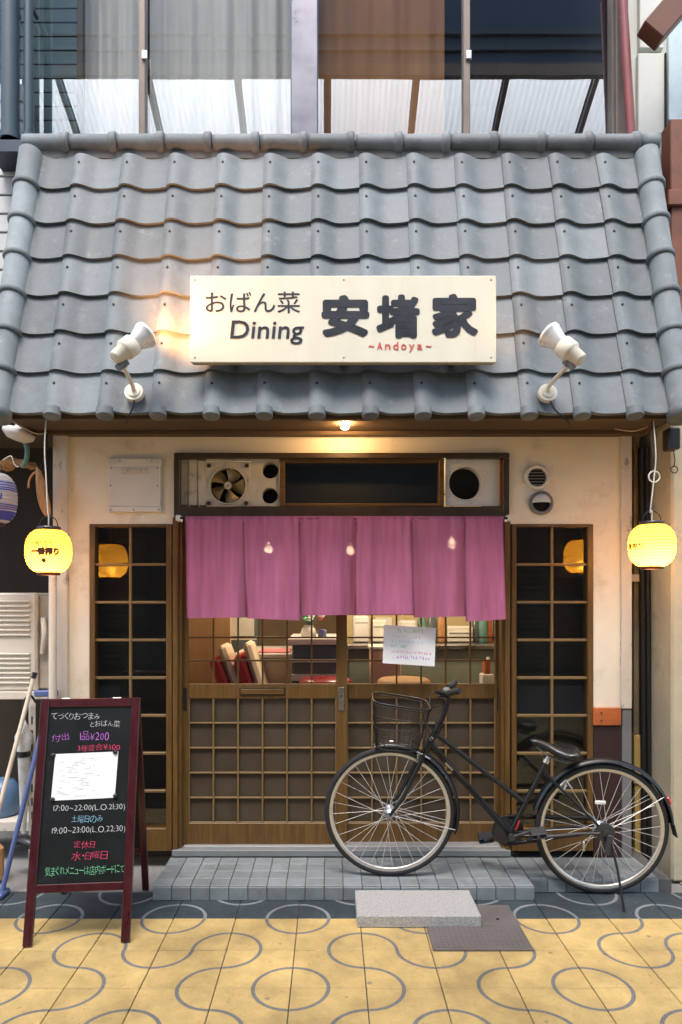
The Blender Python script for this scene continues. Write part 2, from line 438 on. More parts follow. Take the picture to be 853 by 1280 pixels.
# ---------------------------------------------------------------- lettering
_tc = {}
def glyphs(body, bold=0.0):
    key = (body, bold)
    if key not in _tc:
        c = bpy.data.curves.new('lettering', 'FONT'); c.body = body; c.resolution_u = 3
        c.offset = bold
        o = bpy.data.objects.new('lettering', c); COL.objects.link(o)
        dg = bpy.context.evaluated_depsgraph_get()
        me = bpy.data.meshes.new_from_object(o.evaluated_get(dg))
        vs = [v.co.copy() for v in me.vertices]; fs = [tuple(p.vertices) for p in me.polygons]
        bpy.data.objects.remove(o); bpy.data.curves.remove(c); bpy.data.meshes.remove(me)
        _tc[key] = (vs, fs)
    return _tc[key]
def lettering(mb, body, fn, u0, u1, v0, v1, bold=0.0, wob=0.0, fat=0.0, slant=0.0, mi=0, lift=.0):
    """set a line of lettering so that its ink fills u0..u1, v0..v1; fn(u, v, w) gives the point"""
    rnd = random.Random(hash(body) % 999 if False else sum(map(ord, body)))
    parts = []; x = 0
    if wob:
        for ch in body:
            if ch == ' ': x += .3; continue
            vs, fs = glyphs(ch, bold)
            xs = [v.x for v in vs]; w = max(xs) - min(xs)
            a = rnd.uniform(-wob, wob); k = rnd.uniform(1 - wob, 1 + wob * .6); dy = rnd.uniform(-wob, wob) * .3
            cy = .35
            q = []
            for v in vs:
                xx, yy = (v.x - min(xs)) * k, (v.y - cy) * k
                q.append((x + xx * math.cos(a) - yy * math.sin(a), cy + dy + xx * math.sin(a) + yy * math.cos(a)))
            parts.append((q, fs)); x += w * k + .12
    else:
        vs, fs = glyphs(body, bold)
        parts.append(([(v.x, v.y) for v in vs], fs))
    allp = [p for q, _ in parts for p in q]
    x0, x1 = min(p[0] for p in allp), max(p[0] for p in allp)
    y0, y1 = min(p[1] for p in allp), max(p[1] for p in allp)
    offs = [(0, 0)]
    if fat: offs += [(fat * math.cos(2 * PI * k / 12), fat * math.sin(2 * PI * k / 12)) for k in range(12)]
    for n, (ox, oy) in enumerate(offs):
        for q, fs in parts:
            pts = []
            for (a, b) in q:
                u = u0 + fat + (a - x0) / max(x1 - x0, 1e-6) * (u1 - u0 - 2 * fat) + ox
                v = v0 + fat + (b - y0) / max(y1 - y0, 1e-6) * (v1 - v0 - 2 * fat) + oy
                u += slant * (v - v0)
                pts.append(fn(u, v, lift + n * .00012))
            mb.add(pts, fs, mi)
    return mb

# ================================================================ SETTING
YW = 4.0                                              # front plane of the shop wall
gm = MB()
g = 60
gm.add([(-g, -g, -.012), (g, -g, -.012), (g, g, -.012), (-g, g, -.012)], [(0, 1, 2, 3)])
ground = tag(obj('ground', gm, M_CONC), kind='structure')

# paving: 0.3 m tiles, each with quarter rings about two opposite corners (0: far left + near right, 1: far right + near left)
pm = MB(); pm.box(-3.46, 3.14, -1.12, 3.69, -.03, -.008)
pavement = tag(obj('pavement', pm, M_GROUT), kind='structure')
LAY = {3.383: '1 0 1 0 1 0 1 0 1 0', 3.083: '0 1 0 1 0 1 0 1 0 0', 2.783: '1 1 0 0 1 1 0 0 1 0', 2.483: '0 0 1 1 0 0 1 1 0 1'}
LAY = {k: [int(q) for q in v.split()] for k, v in LAY.items()}
def pave_mesh(name, m):
    b = MB(); b.box(-.148, .148, -.148, .148, -.01, 0, .002); return b.mesh(name, m)
pv = {0: pave_mesh('paving_tile', M_YELLOW), 1: pave_mesh('paving_tile', M_SLATE)}
rows = [3.383 - .3 * i for i in range(16)]
for ri, y0 in enumerate(rows):
    for ci in range(22):
        x0 = -3.46 + .3 * ci
        k = None
        for kk, arr in LAY.items():
            if abs(kk - y0) < .01:
                j = round((x0 + 1.36) / .3)
                if 0 <= j < 10: k = arr[j]
        if k is None: k = random.randint(0, 1)
        o = obj('paving_tile', pv[1 if ri == 0 else 0], None, pavement,
                loc=(x0 + .15, y0 + .15, random.uniform(-.0008, .0008)), rot=(random.uniform(-.002, .002), random.uniform(-.002, .002), PI / 2 if k else 0))

# concrete strip between the paving and the walls
cm = MB(); cm.box(-3.46, -.93, 3.70, 5.4, -.03, .0, .004)
tag(obj('concrete_strip', cm, M_CONC), kind='structure')
cm = MB(); cm.box(1.9, 3.2, 3.70, 5.4, -.03, -.002, .004)
tag(obj('concrete_apron', cm, M_CONC), kind='structure')

# tiled doorstep
sm = MB(); sm.box(-.911, 1.037, 3.591, 4.30, -.02, .066)
sm.box(1.037, 1.80, 3.70, 4.30, -.02, .060)
step = tag(obj('doorstep', sm, M_GROUT), kind='structure')
tb = MB(); tb.box(-.0472, .0472, -.0472, .0472, 0, .008, .002); t_top = tb.mesh('step_tile', M_STEP)
tb = MB(); tb.box(-.0472, .0472, -.008, 0, -.033, .033, .002); t_fr = tb.mesh('step_tile', M_STEP)
tb = MB(); tb.box(0, .008, -.0472, .0472, -.033, .033, .002); t_sd = tb.mesh('step_tile', M_STEP)
for i in range(20):
    xx = -.914 + .0487 + .0977 * i
    for j in range(4):
        obj('step_tile', t_top, None, step, loc=(xx, 3.583 + .0495 + .0975 * j, .066 + random.uniform(-.0005, .0005)))
    obj('step_tile', t_fr, None, step, loc=(xx, 3.591, .0335))
obj('step_tile', t_sd, None, step, loc=(1.037, 3.64, .0335))
for i in range(7):
    for j in range(3):
        obj('step_tile', t_top, None, step, loc=(1.095 + .0977 * i, 3.745 + .0975 * j, .060))
    obj('step_tile', t_fr, None, step, loc=(1.095 + .0977 * i, 3.70, .0275))

# ================================================================ SHOP BUILDING
shop = thing('shop_building', 'small eatery with grey tiled awning roof, cream walls and brown lattice sliding doors', 'building', (0, YW, 0))
wb = MB(); D = YW + .12
def wp(a, b, c, d): wb.pbox(a, b, c, d, YW, D)
wp(80, 779, 520, 566); wp(80, 218, 566, 655); wp(636, 779, 566, 655)
wp(80, 112, 655, 1078); wp(742, 779, 655, 886)
wb.box(X(80, YW), X(86, YW), D, 8.0, 0, 2.6); wb.box(X(778, YW), X(784, YW), D, 8.0, 0, 2.6)
wall = obj('wall', wb, M_PLASTER, shop)
b = MB(); b.pbox(66, 84, 538, 1078, YW - .035, YW + .3, .004)
obj('corner_post', b, M_PAINTOLD, shop, label='flaking cream corner post left of the shopfront')
b = MB(); b.pbox(777, 790.5, 538, 886, YW - .02, YW + .3, .004)
obj('corner_post', b, M_PAINTOLD, shop, label='flaking cream corner post right of the shopfront')
b = MB(); b.pbox(778, 790, 886.6, 1085, YW - .012, YW + .3, .003)
obj('post_base', b, M_GREY, shop)
b = MB(); b.pbox(742, 777, 885, 907, YW - .022, YW + .1, .003); b.cyl(P(752, 891, YW - .026), P(752, 891, YW), .005, 8, 1); b.cyl(P(752, 901, YW - .026), P(752, 901, YW), .005, 8, 1)
obj('wood_board', b, [M_ORANGE, M_WOODDK], shop)
b = MB(); b.pbox(742, 777, 907.5, 1078, YW - .008, YW + .1, .003)
obj('wall_base', b, M_DKRED, shop)
b = MB(); b.pbox(86, 112, 1005, 1078, YW - .01, YW + .0, .003)
obj('wall_base', b, M_DKRED, shop)

# room behind the door
rb = MB()
x0, x1 = X(88, YW), X(776, YW)
rb.box(x0, x1, 7.6, 7.7, 0, 2.6, mi=0); rb.box(x0, x1, 4.2, 7.6, -.02, .07, mi=1); rb.box(x0, x1, 4.2, 7.6, 2.42, 2.5, mi=2)
room = obj('room_shell', rb, [mat('room_wall', (.50, .38, .24), rough=.8), mat('room_floor', (.14, .11, .09), rough=.6), mat('room_ceiling', (.46, .38, .28), rough=.8)], shop)

# ---- frames round the door and transom
fb = MB()
fb.pbox(217.5, 637, 566, 572.5, YW - .03, YW + .13, .003)             # head
fb.pbox(217.5, 225, 573, 640, YW - .027, YW + .13, .003); fb.pbox(629, 637, 573, 640, YW - .027, YW + .13, .003)
fb.pbox(217.5, 637, 633, 646, YW - .024, YW + .16, .003)              # transom sill / door head
obj('door_frame', fb, M_WOODDK, shop)
for (a, c, a2, c2) in ((216, 222, 222.0, 227), (632, 638, 627, 632)):
    jb = MB(); jb.pbox(a, c, 646.4, 1068, YW - .012, YW + .16, .003); jb.pbox(a2, c2, 646.4, 1064, YW + .012, YW + .157, .003)
    obj('door_jamb', jb, M_WOOD, shop)
tb = MB(); tb.pbox(215, 639, 1063, 1071, 3.975, 4.20, .003)
obj('threshold', tb, mat('threshold_stone', (.19, .20, .20), rough=.6), shop)
tb = MB(); tb.pbox(230, 626, 1057.6, 1062.6, 4.022, 4.13, .001); pass
obj('door_rail', tb, mat('dull_aluminium', (.40, .40, .39), rough=.45, metal=.5, var=.15), shop)

# ---- sliding doors
def leaf(px0, px1, sl, sr, Y, bx0, bx1, label):
    """px0..px1 outer edges, sl/sr stile widths, bx0..bx1 the lattice field"""
    T = .032
    f = MB()
    f.pbox(px0, px0 + sl, 646, 1056, Y, Y + T, .002); f.pbox(px1 - sr, px1, 646, 1056, Y, Y + T, .002)
    for (a, c) in ((646, 652), (855, 873), (1029, 1056)): f.pbox(px0 + sl, px1 - sr, a, c, Y + .002, Y + T - .002, .002)
    d = obj('sliding_door', f, M_WOOD, shop, label=label)
    cw = (bx1 - bx0) / 6
    def cells(ya, yb, n, glassy):
        ch = (yb - ya) / n
        yb_bar = .006 if glassy else .004
        bm = MB(); w = .0050
        bm.box(-w, w, 0, .016, H(yb, Y), H(ya, Y), .0015); vme = bm.mesh('lattice_bar', M_WOOD if glassy else M_BAR)
        for i in range(0, 7):
            if glassy and i in (0, 6): continue
            obj('lattice_bar', vme, None, d, loc=(X(bx0 + cw * i, Y), Y + yb_bar, 0))
        bm = MB(); bm.box(X(bx0, Y), X(bx1, Y), 0, .014, -w, w, .0015); hme = bm.mesh('lattice_bar', M_WOODH if glassy else M_BAR)
        for j in range(1 if glassy else 0, n + (0 if glassy else 1)):
            obj('lattice_bar', hme, None, d, loc=(0, Y + yb_bar + .003, H(ya + ch * j, Y)))
        hw, hh = cw * Y / F / 2 - .001, ch * Y / F / 2 - .001
        pmh = MB(); pmh.box(-hw, hw, 0, .003, -hh, hh); pme = pmh.mesh('glass_pane' if glassy else 'panel', M_GLASS if glassy else M_PANEL)
        for i in range(6):
            for j in range(n):
                obj('glass_pane' if glassy else 'panel', pme, None, d, loc=(X(bx0 + cw * (i + .5), Y), Y + .023, H(ya + ch * (j + .5), Y)))
    cells(652, 855, 7, True)
    cells(873, 1029, 5, False)
    return d
YL, YR = 4.050, 4.092
dl = leaf(227.5, 434, 8.5, 13.5, YL, 236, 420.5, 'left brown lattice sliding door with a mail slot')
dr = leaf(425, 628, 9, 8.5, YR, 434.5, 619.5, 'right brown lattice sliding door with a hanging paper notice')
b = MB(); b.pbox(423.5, 430.5, 859, 888, YL - .006, YL, .001); b.cyl(P(427, 870, YL - .008), P(427, 870, YL), .006, 10, 1)
obj('lock_plate', b, [M_STEEL, M_BLACK], dl)
b = MB(); b.pbox(299, 357, 859.5, 869.5, YL - .004, YL + .001, .001, 1); b.pbox(301, 355, 861.5, 868, YL - .010, YL - .003, .002, 0)
obj('mail_slot', b, [M_WOODH, M_WOODDK], dl)
for (dd, px, Y) in ((dl, 231.5, YL), (dr, 624, YR)):
    b = MB(); b.pbox(px - 2.2, px + 2.2, 860, 888, Y - .004, Y + .001, .0015)
    obj('finger_pull', b, M_BLACK, dd)

# ---- side windows
def side_window(a0, a1, p0, pm_, p1, label):
    Y = YW + .01
    f = MB()
    f.pbox(a0, p0, 655, 1064, Y - .02, Y + .06, .003); f.pbox(p1, a1, 655, 1064, Y - .02, Y + .06, .003)
    f.pbox(p0, p1, 655, 658.5, Y - .018, Y + .06, .002); f.pbox(p0, p1, 1036, 1064, Y - .018, Y + .06, .002)
    w = obj('side_window', f, M_WOOD, shop, label=label)
    ys = [658.5 + (1036 - 658.5) / 8 * k for k in range(9)]
    b = MB(); b.pbox(pm_ - 1.6, pm_ + 1.6, 658.5, 1036, Y - .006, Y + .012, .002); obj('muntin', b, M_BAR, w)
    hb = MB(); hb.box(X(p0, Y), X(p1, Y), -.008, .010, -.0075, .0075, .002); hme = hb.mesh('muntin', M_BAR)
    for y in ys[1:-1]: obj('muntin', hme, None, w, loc=(0, Y + .001, H(y, Y)))
    for (c0, c1) in ((p0, pm_), (pm_, p1)):
        pb = MB(); hw = (c1 - c0) / 2 * Y / F; hh = (ys[1] - ys[0]) / 2 * Y / F
        pb.box(-hw, hw, 0, .003, -hh, hh); pme = pb.mesh('glass_pane', M_GLASSS)
        for k in range(8): obj('glass_pane', pme, None, w, loc=(X((c0 + c1) / 2, Y), Y + .014, H((ys[k] + ys[k + 1]) / 2, Y)))
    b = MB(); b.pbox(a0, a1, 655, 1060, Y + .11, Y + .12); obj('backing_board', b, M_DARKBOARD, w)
side_window(112, 215, 118.5, 163, 207.8, 'tall lattice side window left of the doors')
side_window(640, 742, 646, 690.5, 735, 'tall lattice side window right of the doors')

# ---- transom: fan compartment, dark light, duct board
tw = MB(); Y = YW + .015
tw.pbox(349.5, 356, 572.6, 633, Y - .02, Y + .05, .003); tw.pbox(549, 555.5, 572.6, 633, Y - .02, Y + .05, .003)
tw.pbox(356, 549, 572.6, 578, Y - .017, Y + .05, .003); tw.pbox(356, 549, 629, 633, Y - .017, Y + .05, .003)
trn = obj('transom_window', tw, M_WOODH, shop)
b = MB(); b.pbox(356, 549, 578, 629, Y + .012, Y + .016); obj('glass_pane', b, M_GLASSS, trn)
b = MB(); b.pbox(350, 555, 573, 632, Y + .13, Y + .14); obj('backing_board', b, mat('slate_film', (.022, .027, .030), rough=.6), trn)
def plate_with_holes(x0, x1, y0, y1, holes, Y, n=28, mi=0):
    """flat plate in pixel units with round holes (each hole gets its own cell of the plate)"""
    mb = MB()
    cells = holes                                      # (cx, cy, r, cell x0, x1, y0, y1)
    for (cx, cy, r, a, b_, c, d) in cells:
        inner, outer = [], []
        for j in range(n):
            t = 2 * PI * j / n; ct, st = math.cos(t), math.sin(t)
            inner.append(P(cx + r * ct, cy + r * st, Y))
            k = min(((b_ - cx) / ct) if ct > 1e-6 else ((a - cx) / ct if ct < -1e-6 else 1e9), ((d - cy) / st) if st > 1e-6 else ((c - cy) / st if st < -1e-6 else 1e9))
            outer.append(P(cx + k * ct, cy + k * st, Y))
        mb.add(inner + outer, [(j, (j + 1) % n, n + (j + 1) % n, n + j) for j in range(n)], mi)
        back = [p + Vector((0, .07, 0)) for p in inner]
        mb.add(inner + back, [(j, (j + 1) % n, n + (j + 1) % n, n + j) for j in range(n)], mi, True)
        for (qx, qy) in ((a, c), (b_, c), (b_, d), (a, d)):      # corner fillers
            lst = sorted(outer, key=lambda p: (p - P(qx, qy, Y)).length)[:2]
            mb.add([lst[0], lst[1], P(qx, qy, Y)], [(0, 1, 2)], mi)
        mb.add([p for p in back], [tuple(range(n))], 1)
    return mb
b = plate_with_holes(0, 0, 0, 0, [(582, 604, 20.5, 557, 624, 573.5, 632.5)], YW + .012)
db = obj('duct_board', b, [M_WHITEMETAL, M_BLACK], shop, label='white board with a round black duct hole')
b = MB(); b.pbox(624.5, 629, 573.5, 632.5, YW + .008, YW + .03, .001); obj('rusty_strip', b, M_ORANGE, db)
b = MB()
ring = [P(582 + 21.6 * math.cos(2 * PI * k / 28), 604 + 21.6 * math.sin(2 * PI * k / 28), YW + .010) for k in range(28)]
b.tube(ring, .0035, 6, closed=True); obj('duct_ring', b, M_WHITEMETAL, db)

fan = thing('ventilation_fan', 'grimy white square ventilation fan with metal blades left above the doorway', 'fan', P(285, 633, YW + .01))
b = plate_with_holes(0, 0, 0, 0, [(285, 607, 23, 257.5, 312.5, 577, 632.6)], YW + .006)
obj('housing', b, [M_OLDWHITE, M_BLACK], fan)
for (ax, ay) in ((261.5, 582), (308.5, 582), (261, 629), (308, 629)):
    b = MB(); b.cyl(P(ax, ay, YW - .004), P(ax, ay, YW + .006), .012, 10); obj('corner_bolt', b, M_NAIL, fan)
b = MB(); ring = [P(285 + 23 * math.cos(2 * PI * k / 28), 607 + 23 * math.sin(2 * PI * k / 28), YW + .004) for k in range(28)]
b.tube(ring, .005, 6, closed=True); obj('rim', b, M_OLDWHITE, fan)
bl = MB()
def blade(u, v):
    r = .018 + .078 * u; a = -.42 + .95 * v + .25 * u
    return Vector((r * math.cos(a), .018 - .020 * (v - .5) * 2, r * math.sin(a)))
bl.grid(blade, 6, 6); bme = bl.mesh('blade', mat('fan_blade', (.46, .33, .17), rough=.4, metal=.4, var=.2))
for k in range(5):
    o = obj('blade', bme, None, fan, loc=P(285, 607, YW + .03), rot=(0, R(72 * k + 20), 0))
b = MB(); b.cyl(P(285, 607, YW + .002), P(285, 607, YW + .05), .022, 16); b.cyl(P(285, 607, YW - .006), P(285, 607, YW + .004), .012, 12, 0); b.disc(P(285, 607, YW - .0065), (0, -1, 0), .006, 10, 1)
obj('hub', b, [M_OLDWHITE, M_BLACK], fan)
b = plate_with_holes(0, 0, 0, 0, [(338, 588, 10.2, 312.9, 349.3, 575, 602.5), (337.5, 619.5, 10, 312.9, 349.3, 602.5, 632.6)], YW + .010)
obj('duct_board', b, [M_OLDWHITE, M_BLACK], shop, label='grimy white board with two round black duct holes')
b = MB(); b.pbox(226, 235, 574, 632, YW + .012, YW + .05, .004); b.pbox(236, 247, 574, 632, YW + .006, YW + .05, .004); b.pbox(248.5, 257, 576, 632, YW + .0, YW + .05, .003)
b.pbox(258, 349, 573.2, 576.4, YW + .001, YW + .04, .001)
obj('cover_strip', b, M_OLDWHITE, shop)

# ---- roof
EY, EH = 3.546, 2.470
dv = Vector((0, .2494, .9684)); nv = Vector((0, -.9684, .2494))
def S(x, s, n=0.0): return Vector((x, EY, EH)) + dv * s + nv * n
ROW = .2286
deck = MB()
x0, x1 = -1.70, 1.79
sec = [(EY + .05, EH + .02), (YW + .06, EH + .02), (YW + .06, 4.16), (EY + .05 + .2576 * 1.64, EH + .02 + 1.64)]
deck.add([(x0, y, z) for y, z in sec] + [(x1, y, z) for y, z in sec], [(0, 1, 2, 3), (7, 6, 5, 4), (0, 4, 5, 1), (1, 5, 6, 2), (2, 6, 7, 3), (3, 7, 4, 0)])
deck.box(x0 + .01, x1 - .01, EY + .02, EY + .055, EH - .012, EH + .03, .003)
deck.box(x0 + .02, x1 - .02, YW - .06, YW - .002, EH - .004, EH + .019, .003)
roof = obj('awning_roof', deck, M_DECK, shop)
def prof(u):
    if u < 0: return .042 - .016 * (u / -.036) ** 2
    if u < .115: return .004 + .038 * (.5 + .5 * math.cos(PI * u / .115))
    return .004 + .016 * ((u - .115) / .125) ** 2
US = [-.036, -.024, -.010, .004, .020, .038, .056, .075, .095, .12, .15, .18, .21, .238]
def tile_mesh(name, L, eave=False):
    b = MB()
    th = .016
    def pt(u, s, dz=0):
        t = 1 - s / .29
        return Vector((u, 0, 0)) + dv * s + nv * (prof(u) + .024 * t + dz)
    top0 = [pt(u, 0) for u in US]; top1 = [pt(u, L) for u in US]; n = len(US)
    b.add(top0 + top1, [(i, i + 1, n + i + 1, n + i) for i in range(n - 1)], 0, True)
    lip = [pt(u, .002, -th - (.012 if eave else 0)) for u in US]
    b.add(top0 + lip, [(n + i, n + i + 1, i + 1, i) for i in range(n - 1)], 0, True)
    b.add(lip + [pt(u, L, -th) for u in US], [(n + i, n + i + 1, i + 1, i) for i in range(n - 1)], 0, True)
    b.add([pt(US[0], 0), pt(US[0], L), pt(US[0], L, -.03), pt(US[0], 0, -.03)], [(0, 1, 2, 3)], 0)
    b.add([pt(US[-1], 0), pt(US[-1], L), pt(US[-1], L, -th), pt(US[-1], 0, -th)], [(3, 2, 1, 0)], 0)
    c = pt(.002, .155, .001); b.disc(c, nv, .0075, 8, 1); b.cyl(c - nv * .001, c + nv * .004, .0055, 8, 1)
    if eave:
        c = pt(.004, -.004, -.022)
        b.cyl(c - dv * .022, c + dv * .02, .043, 18, 0)
        b.lathe([(.043, 0), (.038, -.006), (0, -.006)], 18, frame(c - dv * .022, dv))
    return b.mesh(name, [M_TILE, M_NAIL])
tm, te, tt = tile_mesh('roof_tile', .29), tile_mesh('eave_tile', .29, True), tile_mesh('roof_tile', .225)
for r in range(7):
    for k in range(-1, 12):
        x = -1.398 + .265 * k
        o = obj('eave_tile' if r == 0 else 'roof_tile', te if r == 0 else tt if r == 6 else tm, None, roof,
                loc=S(x + random.uniform(-.002, .002), ROW * r + random.uniform(-.0015, .0015), .0), rot=(random.uniform(-.007, .007), random.uniform(-.011, .011), random.uniform(-.006, .006)))
# top ridge
rc = Vector((0, 3.945, H(180, 3.945)))
b = MB(); L_ = .259
b.lathe([(.0, -.002), (.047, -.002), (.049, .02), (.049, L_ - .05), (.052, L_ - .046), (.060, L_ - .036), (.062, L_ - .02), (.060, L_ - .006), (.052, L_), (.0, L_)], 20, frame((0, 0, 0), (1, 0, 0)))
rm_ = b.mesh('ridge_tile', M_TILE)
n = 13; xa, xb = X(31, 3.945), X(800, 3.945)
stepx = (xb - xa) / n
for k in range(n):
    obj('ridge_tile', rm_, None, roof, loc=rc + Vector((xa + stepx * k + random.uniform(-.002, .002), 0, random.uniform(-.001, .001))), rot=(random.uniform(-.3, .3), 0, 0))
b = MB(); b.lathe([(0, 0), (.050, 0), (.051, .085), (.046, .1), (0, .1)], 20, frame(rc + Vector((xb, 0, 0)), (1, 0, 0)))
obj('ridge_end_tile', b, M_TILE, roof)
b = MB(); b.box(xa - .01, xb + .03, 3.93, 4.02, rc.z - .09, rc.z - .03, .003)
obj('ridge_bed', b, mat('ridge_mortar', (.13, .13, .125), rough=.9), roof)
# verge rolls down both sides
b = MB(); L_ = ROW + .015
b.lathe([(0, -.002), (.066, -.002), (.072, .004), (.073, .02), (.068, .032), (.062, .036), (.062, L_), (0, L_)], 20, frame((0, 0, 0), dv))
vm_ = b.mesh('verge_tile', M_TILE)
b2 = MB(); b2.lathe([(0, -.03), (.052, -.03), (.060, -.024), (.074, -.02), (.074, .02), (.068, .032), (.062, .036), (.062, L_), (0, L_)], 20, frame((0, 0, 0), dv))
vme_ = b2.mesh('verge_tile', M_TILE)
for sx in (-1.672, 1.757):
    for r in range(7):
        obj('verge_tile', vme_ if r == 0 else vm_, None, roof, loc=S(sx + random.uniform(-.002, .002), ROW * r - .02, .045), rot=(random.uniform(-.006, .006), random.uniform(-.008, .008), 0))
# gable boards closing the awning's sides
for sx in (-1.71, 1.795):
    b = MB(); b.add([(sx, y, z) for y, z in sec] + [(sx + .012, y, z) for y, z in sec], [(0, 1, 2, 3), (7, 6, 5, 4), (0, 4, 5, 1), (1, 5, 6, 2), (2, 6, 7, 3), (3, 7, 4, 0)])
    obj('gable_board', b, M_DECK, roof)

# ---- upper storey
YU = 4.12
ub = MB()
ub.box(-2.02, 1.80, YU, YU + .12, 2.62, H(176, YU)); ub.box(-2.02, 1.80, YU - .02, YU + .12, 6.52, 13)
ub.box(-2.02, -1.97, YU + .12, 8, 2.62, 7.2); ub.box(1.75, 1.80, YU + .12, 8, 2.62, 7.2)
ub.box(-2.02, 1.80, 7.9, 8, 2.62, 7.2); ub.box(-1.9, 1.75, YU + .12, 7.9, 2.62, 2.72); ub.box(-2.02, 1.8, YU + .12, 7.9, 7.1, 7.2)
obj('upper_wall', ub, mat('dark_render', (.075, .07, .075), rough=.8), shop)
uf = MB()
uf.pbox(-14, -5, -305, 176, YU - .04, YU + .06, .004); uf.pbox(363.5, 397.5, -305, 176, YU - .05, YU + .07, .006)
uf.pbox(-5, 363, 168, 176, YU - .03, YU + .06, .003); uf.pbox(398, 772, 168, 176, YU - .03, YU + .06, .003)
uf.box(X(-5, YU), X(363, YU), YU - .03, YU + .06, 6.42, 6.52, .003); uf.box(X(398, YU), X(772, YU), YU - .03, YU + .06, 6.42, 6.52, .003)
uw = obj('upper_window', uf, M_ALU, shop)
b = MB(); b.pbox(-16, 30, 174, 190, YU - .22, YU - .002, .004); obj('sill', b, mat('dark_blue_sill', (.03, .045, .07), rough=.5), uw)
b = MB(); b.pbox(771, 786, -305, 176, YU - .05, YU + .06, .004); b.pbox(765.5, 771, -305, 170, YU - .02, YU + .05, .002); obj('jamb', b, M_ALUB, uw)
for (a, c, m) in ((173.5, 181.5, M_ALUB), (579.5, 588, M_ALUB)):
    b = MB(); b.pbox(a, c, -305, 168, YU - .015, YU + .05, .003); obj('sash_stile', b, m, uw)
for px in (177, 583):
    b = MB(); b.pbox(px, px + 7, 62, 73, YU - .03, YU - .014, .003); obj('sash_latch', b, M_STEEL, uw)
for (a, c) in ((-5, 173.5), (181.5, 363.5), (397.5, 579.5), (588, 766)):
    b = MB(); b.add([P(a, 168, YU + .017), P(c, 168, YU + .017), P(c, -305, YU + .017), P(a, -305, YU + .017)], [(0, 1, 2, 3)]); obj('glass_pane', b, M_GLASSW, uw)
def drape(name, a, c, Y, amp, waves, m, label, cat, ph=0, open_=0):
    b = MB()
    xa, xc = X(a, Y), X(c, Y); z0, z1 = 3.95, 6.45
    def fn(u, v):
        x = xa + (xc - xa) * u
        w = amp * (math.sin(u * waves * 2 * PI + ph + .5 * math.sin(u * 9)) + .4 * math.sin(u * waves * 4.7 * PI + 1)) * (.6 + .4 * (1 - v))
        return Vector((x + open_ * (1 - v) * (u - .5), Y + w, z0 + (z1 - z0) * v))
    b.grid(fn, 90, 4)
    return tag(obj(name, b, m), label, cat)
b = MB(); b.pbox(96, 104, -300, 168, YU + .05, YU + .09, .003); obj('inner_post', b, M_WOODDK, uw)
bl_ = thing('slatted_blind', 'teal slatted blind behind the far left end of the upper window', 'blind', (X(46, YU), YU + .14, 4.12))
b = MB(); b.box(X(-4, YU), X(96, YU), -.003, .003, -.035, .035, .002); sme_ = b.mesh('slat', mat('teal_blind', (.20, .33, .36), rough=.6))
for k in range(26): obj('slat', sme_, None, bl_, loc=(0, YU + .143, 4.155 + .085 * k), rot=(R(8), 0, 0))
drape('curtain', 106, 182, YU + .16, .022, 2.4, M_CURT, 'white sheer curtain behind the leftmost upper window pane', 'curtain')
drape('curtain', 186, 380, YU + .18, .026, 5.5, M_CURT, 'white sheer curtain behind the second upper window pane from left', 'curtain', 1.3)
drape('curtain', 392, 556, YU + .17, .02, 3.2, M_BROWNC, 'brown curtain behind the upper window pane right of the thick mullion', 'curtain', .6)

# ================================================================ THINGS ON THE SHOPFRONT
# ---- noren on its rod
YN = 3.925
rod = thing('curtain_rod', 'thin dark rod on wall brackets carrying the pink curtain', 'rod', P(430, 648, YN))
b = MB(); b.cyl(P(221, 647.5, YN), P(640, 647.5, YN), .008, 10); obj('pole', b, M_WIRE, rod)
for px in (223, 637):
    b = MB(); b.box(X(px, YN) - .012, X(px, YN) + .012, YN - .012, YW - .01, H(651, YN), H(644, YN), .002); obj('bracket', b, M_WHITEMETAL, rod)
noren = thing('noren_curtain', 'mauve pink split door curtain of six panels over the doorway', 'curtain', P(432, 775, YN))
edges = [(232, 234), (304.5, 309.5), (374.5, 375.5), (446, 445), (514, 517.5), (582, 582.5), (629, 633)]
gap = [(0, 0), (-1.5, -.8), (-.8, -.6), (-1.5, -.5), (-.8, -.6), (-.9, -.7), (0, 0)]
bots = [(773, 771.5), (773, 775.5), (769.5, 768.5), (768.5, 768), (772, 770.5), (777, 774)]
for k in range(6):
    (t0, b0), (t1, b1) = edges[k], edges[k + 1]
    ph = random.uniform(0, 6); tw_ = random.uniform(-1, 1)
    b = MB()
    def fn(u, v):
        vv = v ** 1.2
        xl, xr = t0 + (b0 - t0) * vv, t1 + (b1 - t1) * vv
        sg_ = math.sin(PI * min(1, v * 1.1)) ; xl += gap[k][0] * sg_; xr -= gap[k + 1][1] * sg_
        yb = bots[k][0] + (bots[k][1] - bots[k][0]) * u
        x = xl + (xr - xl) * u; y = 645.5 + (yb - 645.5) * v
        d = (.036 if k % 2 else 0) * (.18 + .82 * v) + (.004 + .012 * v) * math.sin(u * (5.5 + tw_) + ph + .5 * v) + .004 * math.sin(u * 17 + ph * 2 + v * 2) * (.4 + v) + (.004 + .020 * v) * (1 - abs(2 * u - 1) ** 3) - .012 * v + .010 * v * (2 * u - 1) * (1 if k % 2 else -1)
        gather = .0035 * math.sin(u * 46 + ph) * math.exp(-v * 9)
        Y = YN - .0095 - d - gather - .004 * v
        return P(x, y, Y)
    b.grid(fn, 26, 22)
    pn = obj('panel', b, M_NOREN, noren)
    for (ua_, ub2) in ((0.0, .022), (.978, 1.0)):         # hems down both edges, darkened to paint in the slit shade
        b = MB(); b.grid(lambda u, v: fn(ua_ + (ub2 - ua_) * u, .05 + .95 * v) + Vector((0, -.0012, 0)), 1, 22); obj('slit_shade_strip', b, M_SLITSHADE, pn)
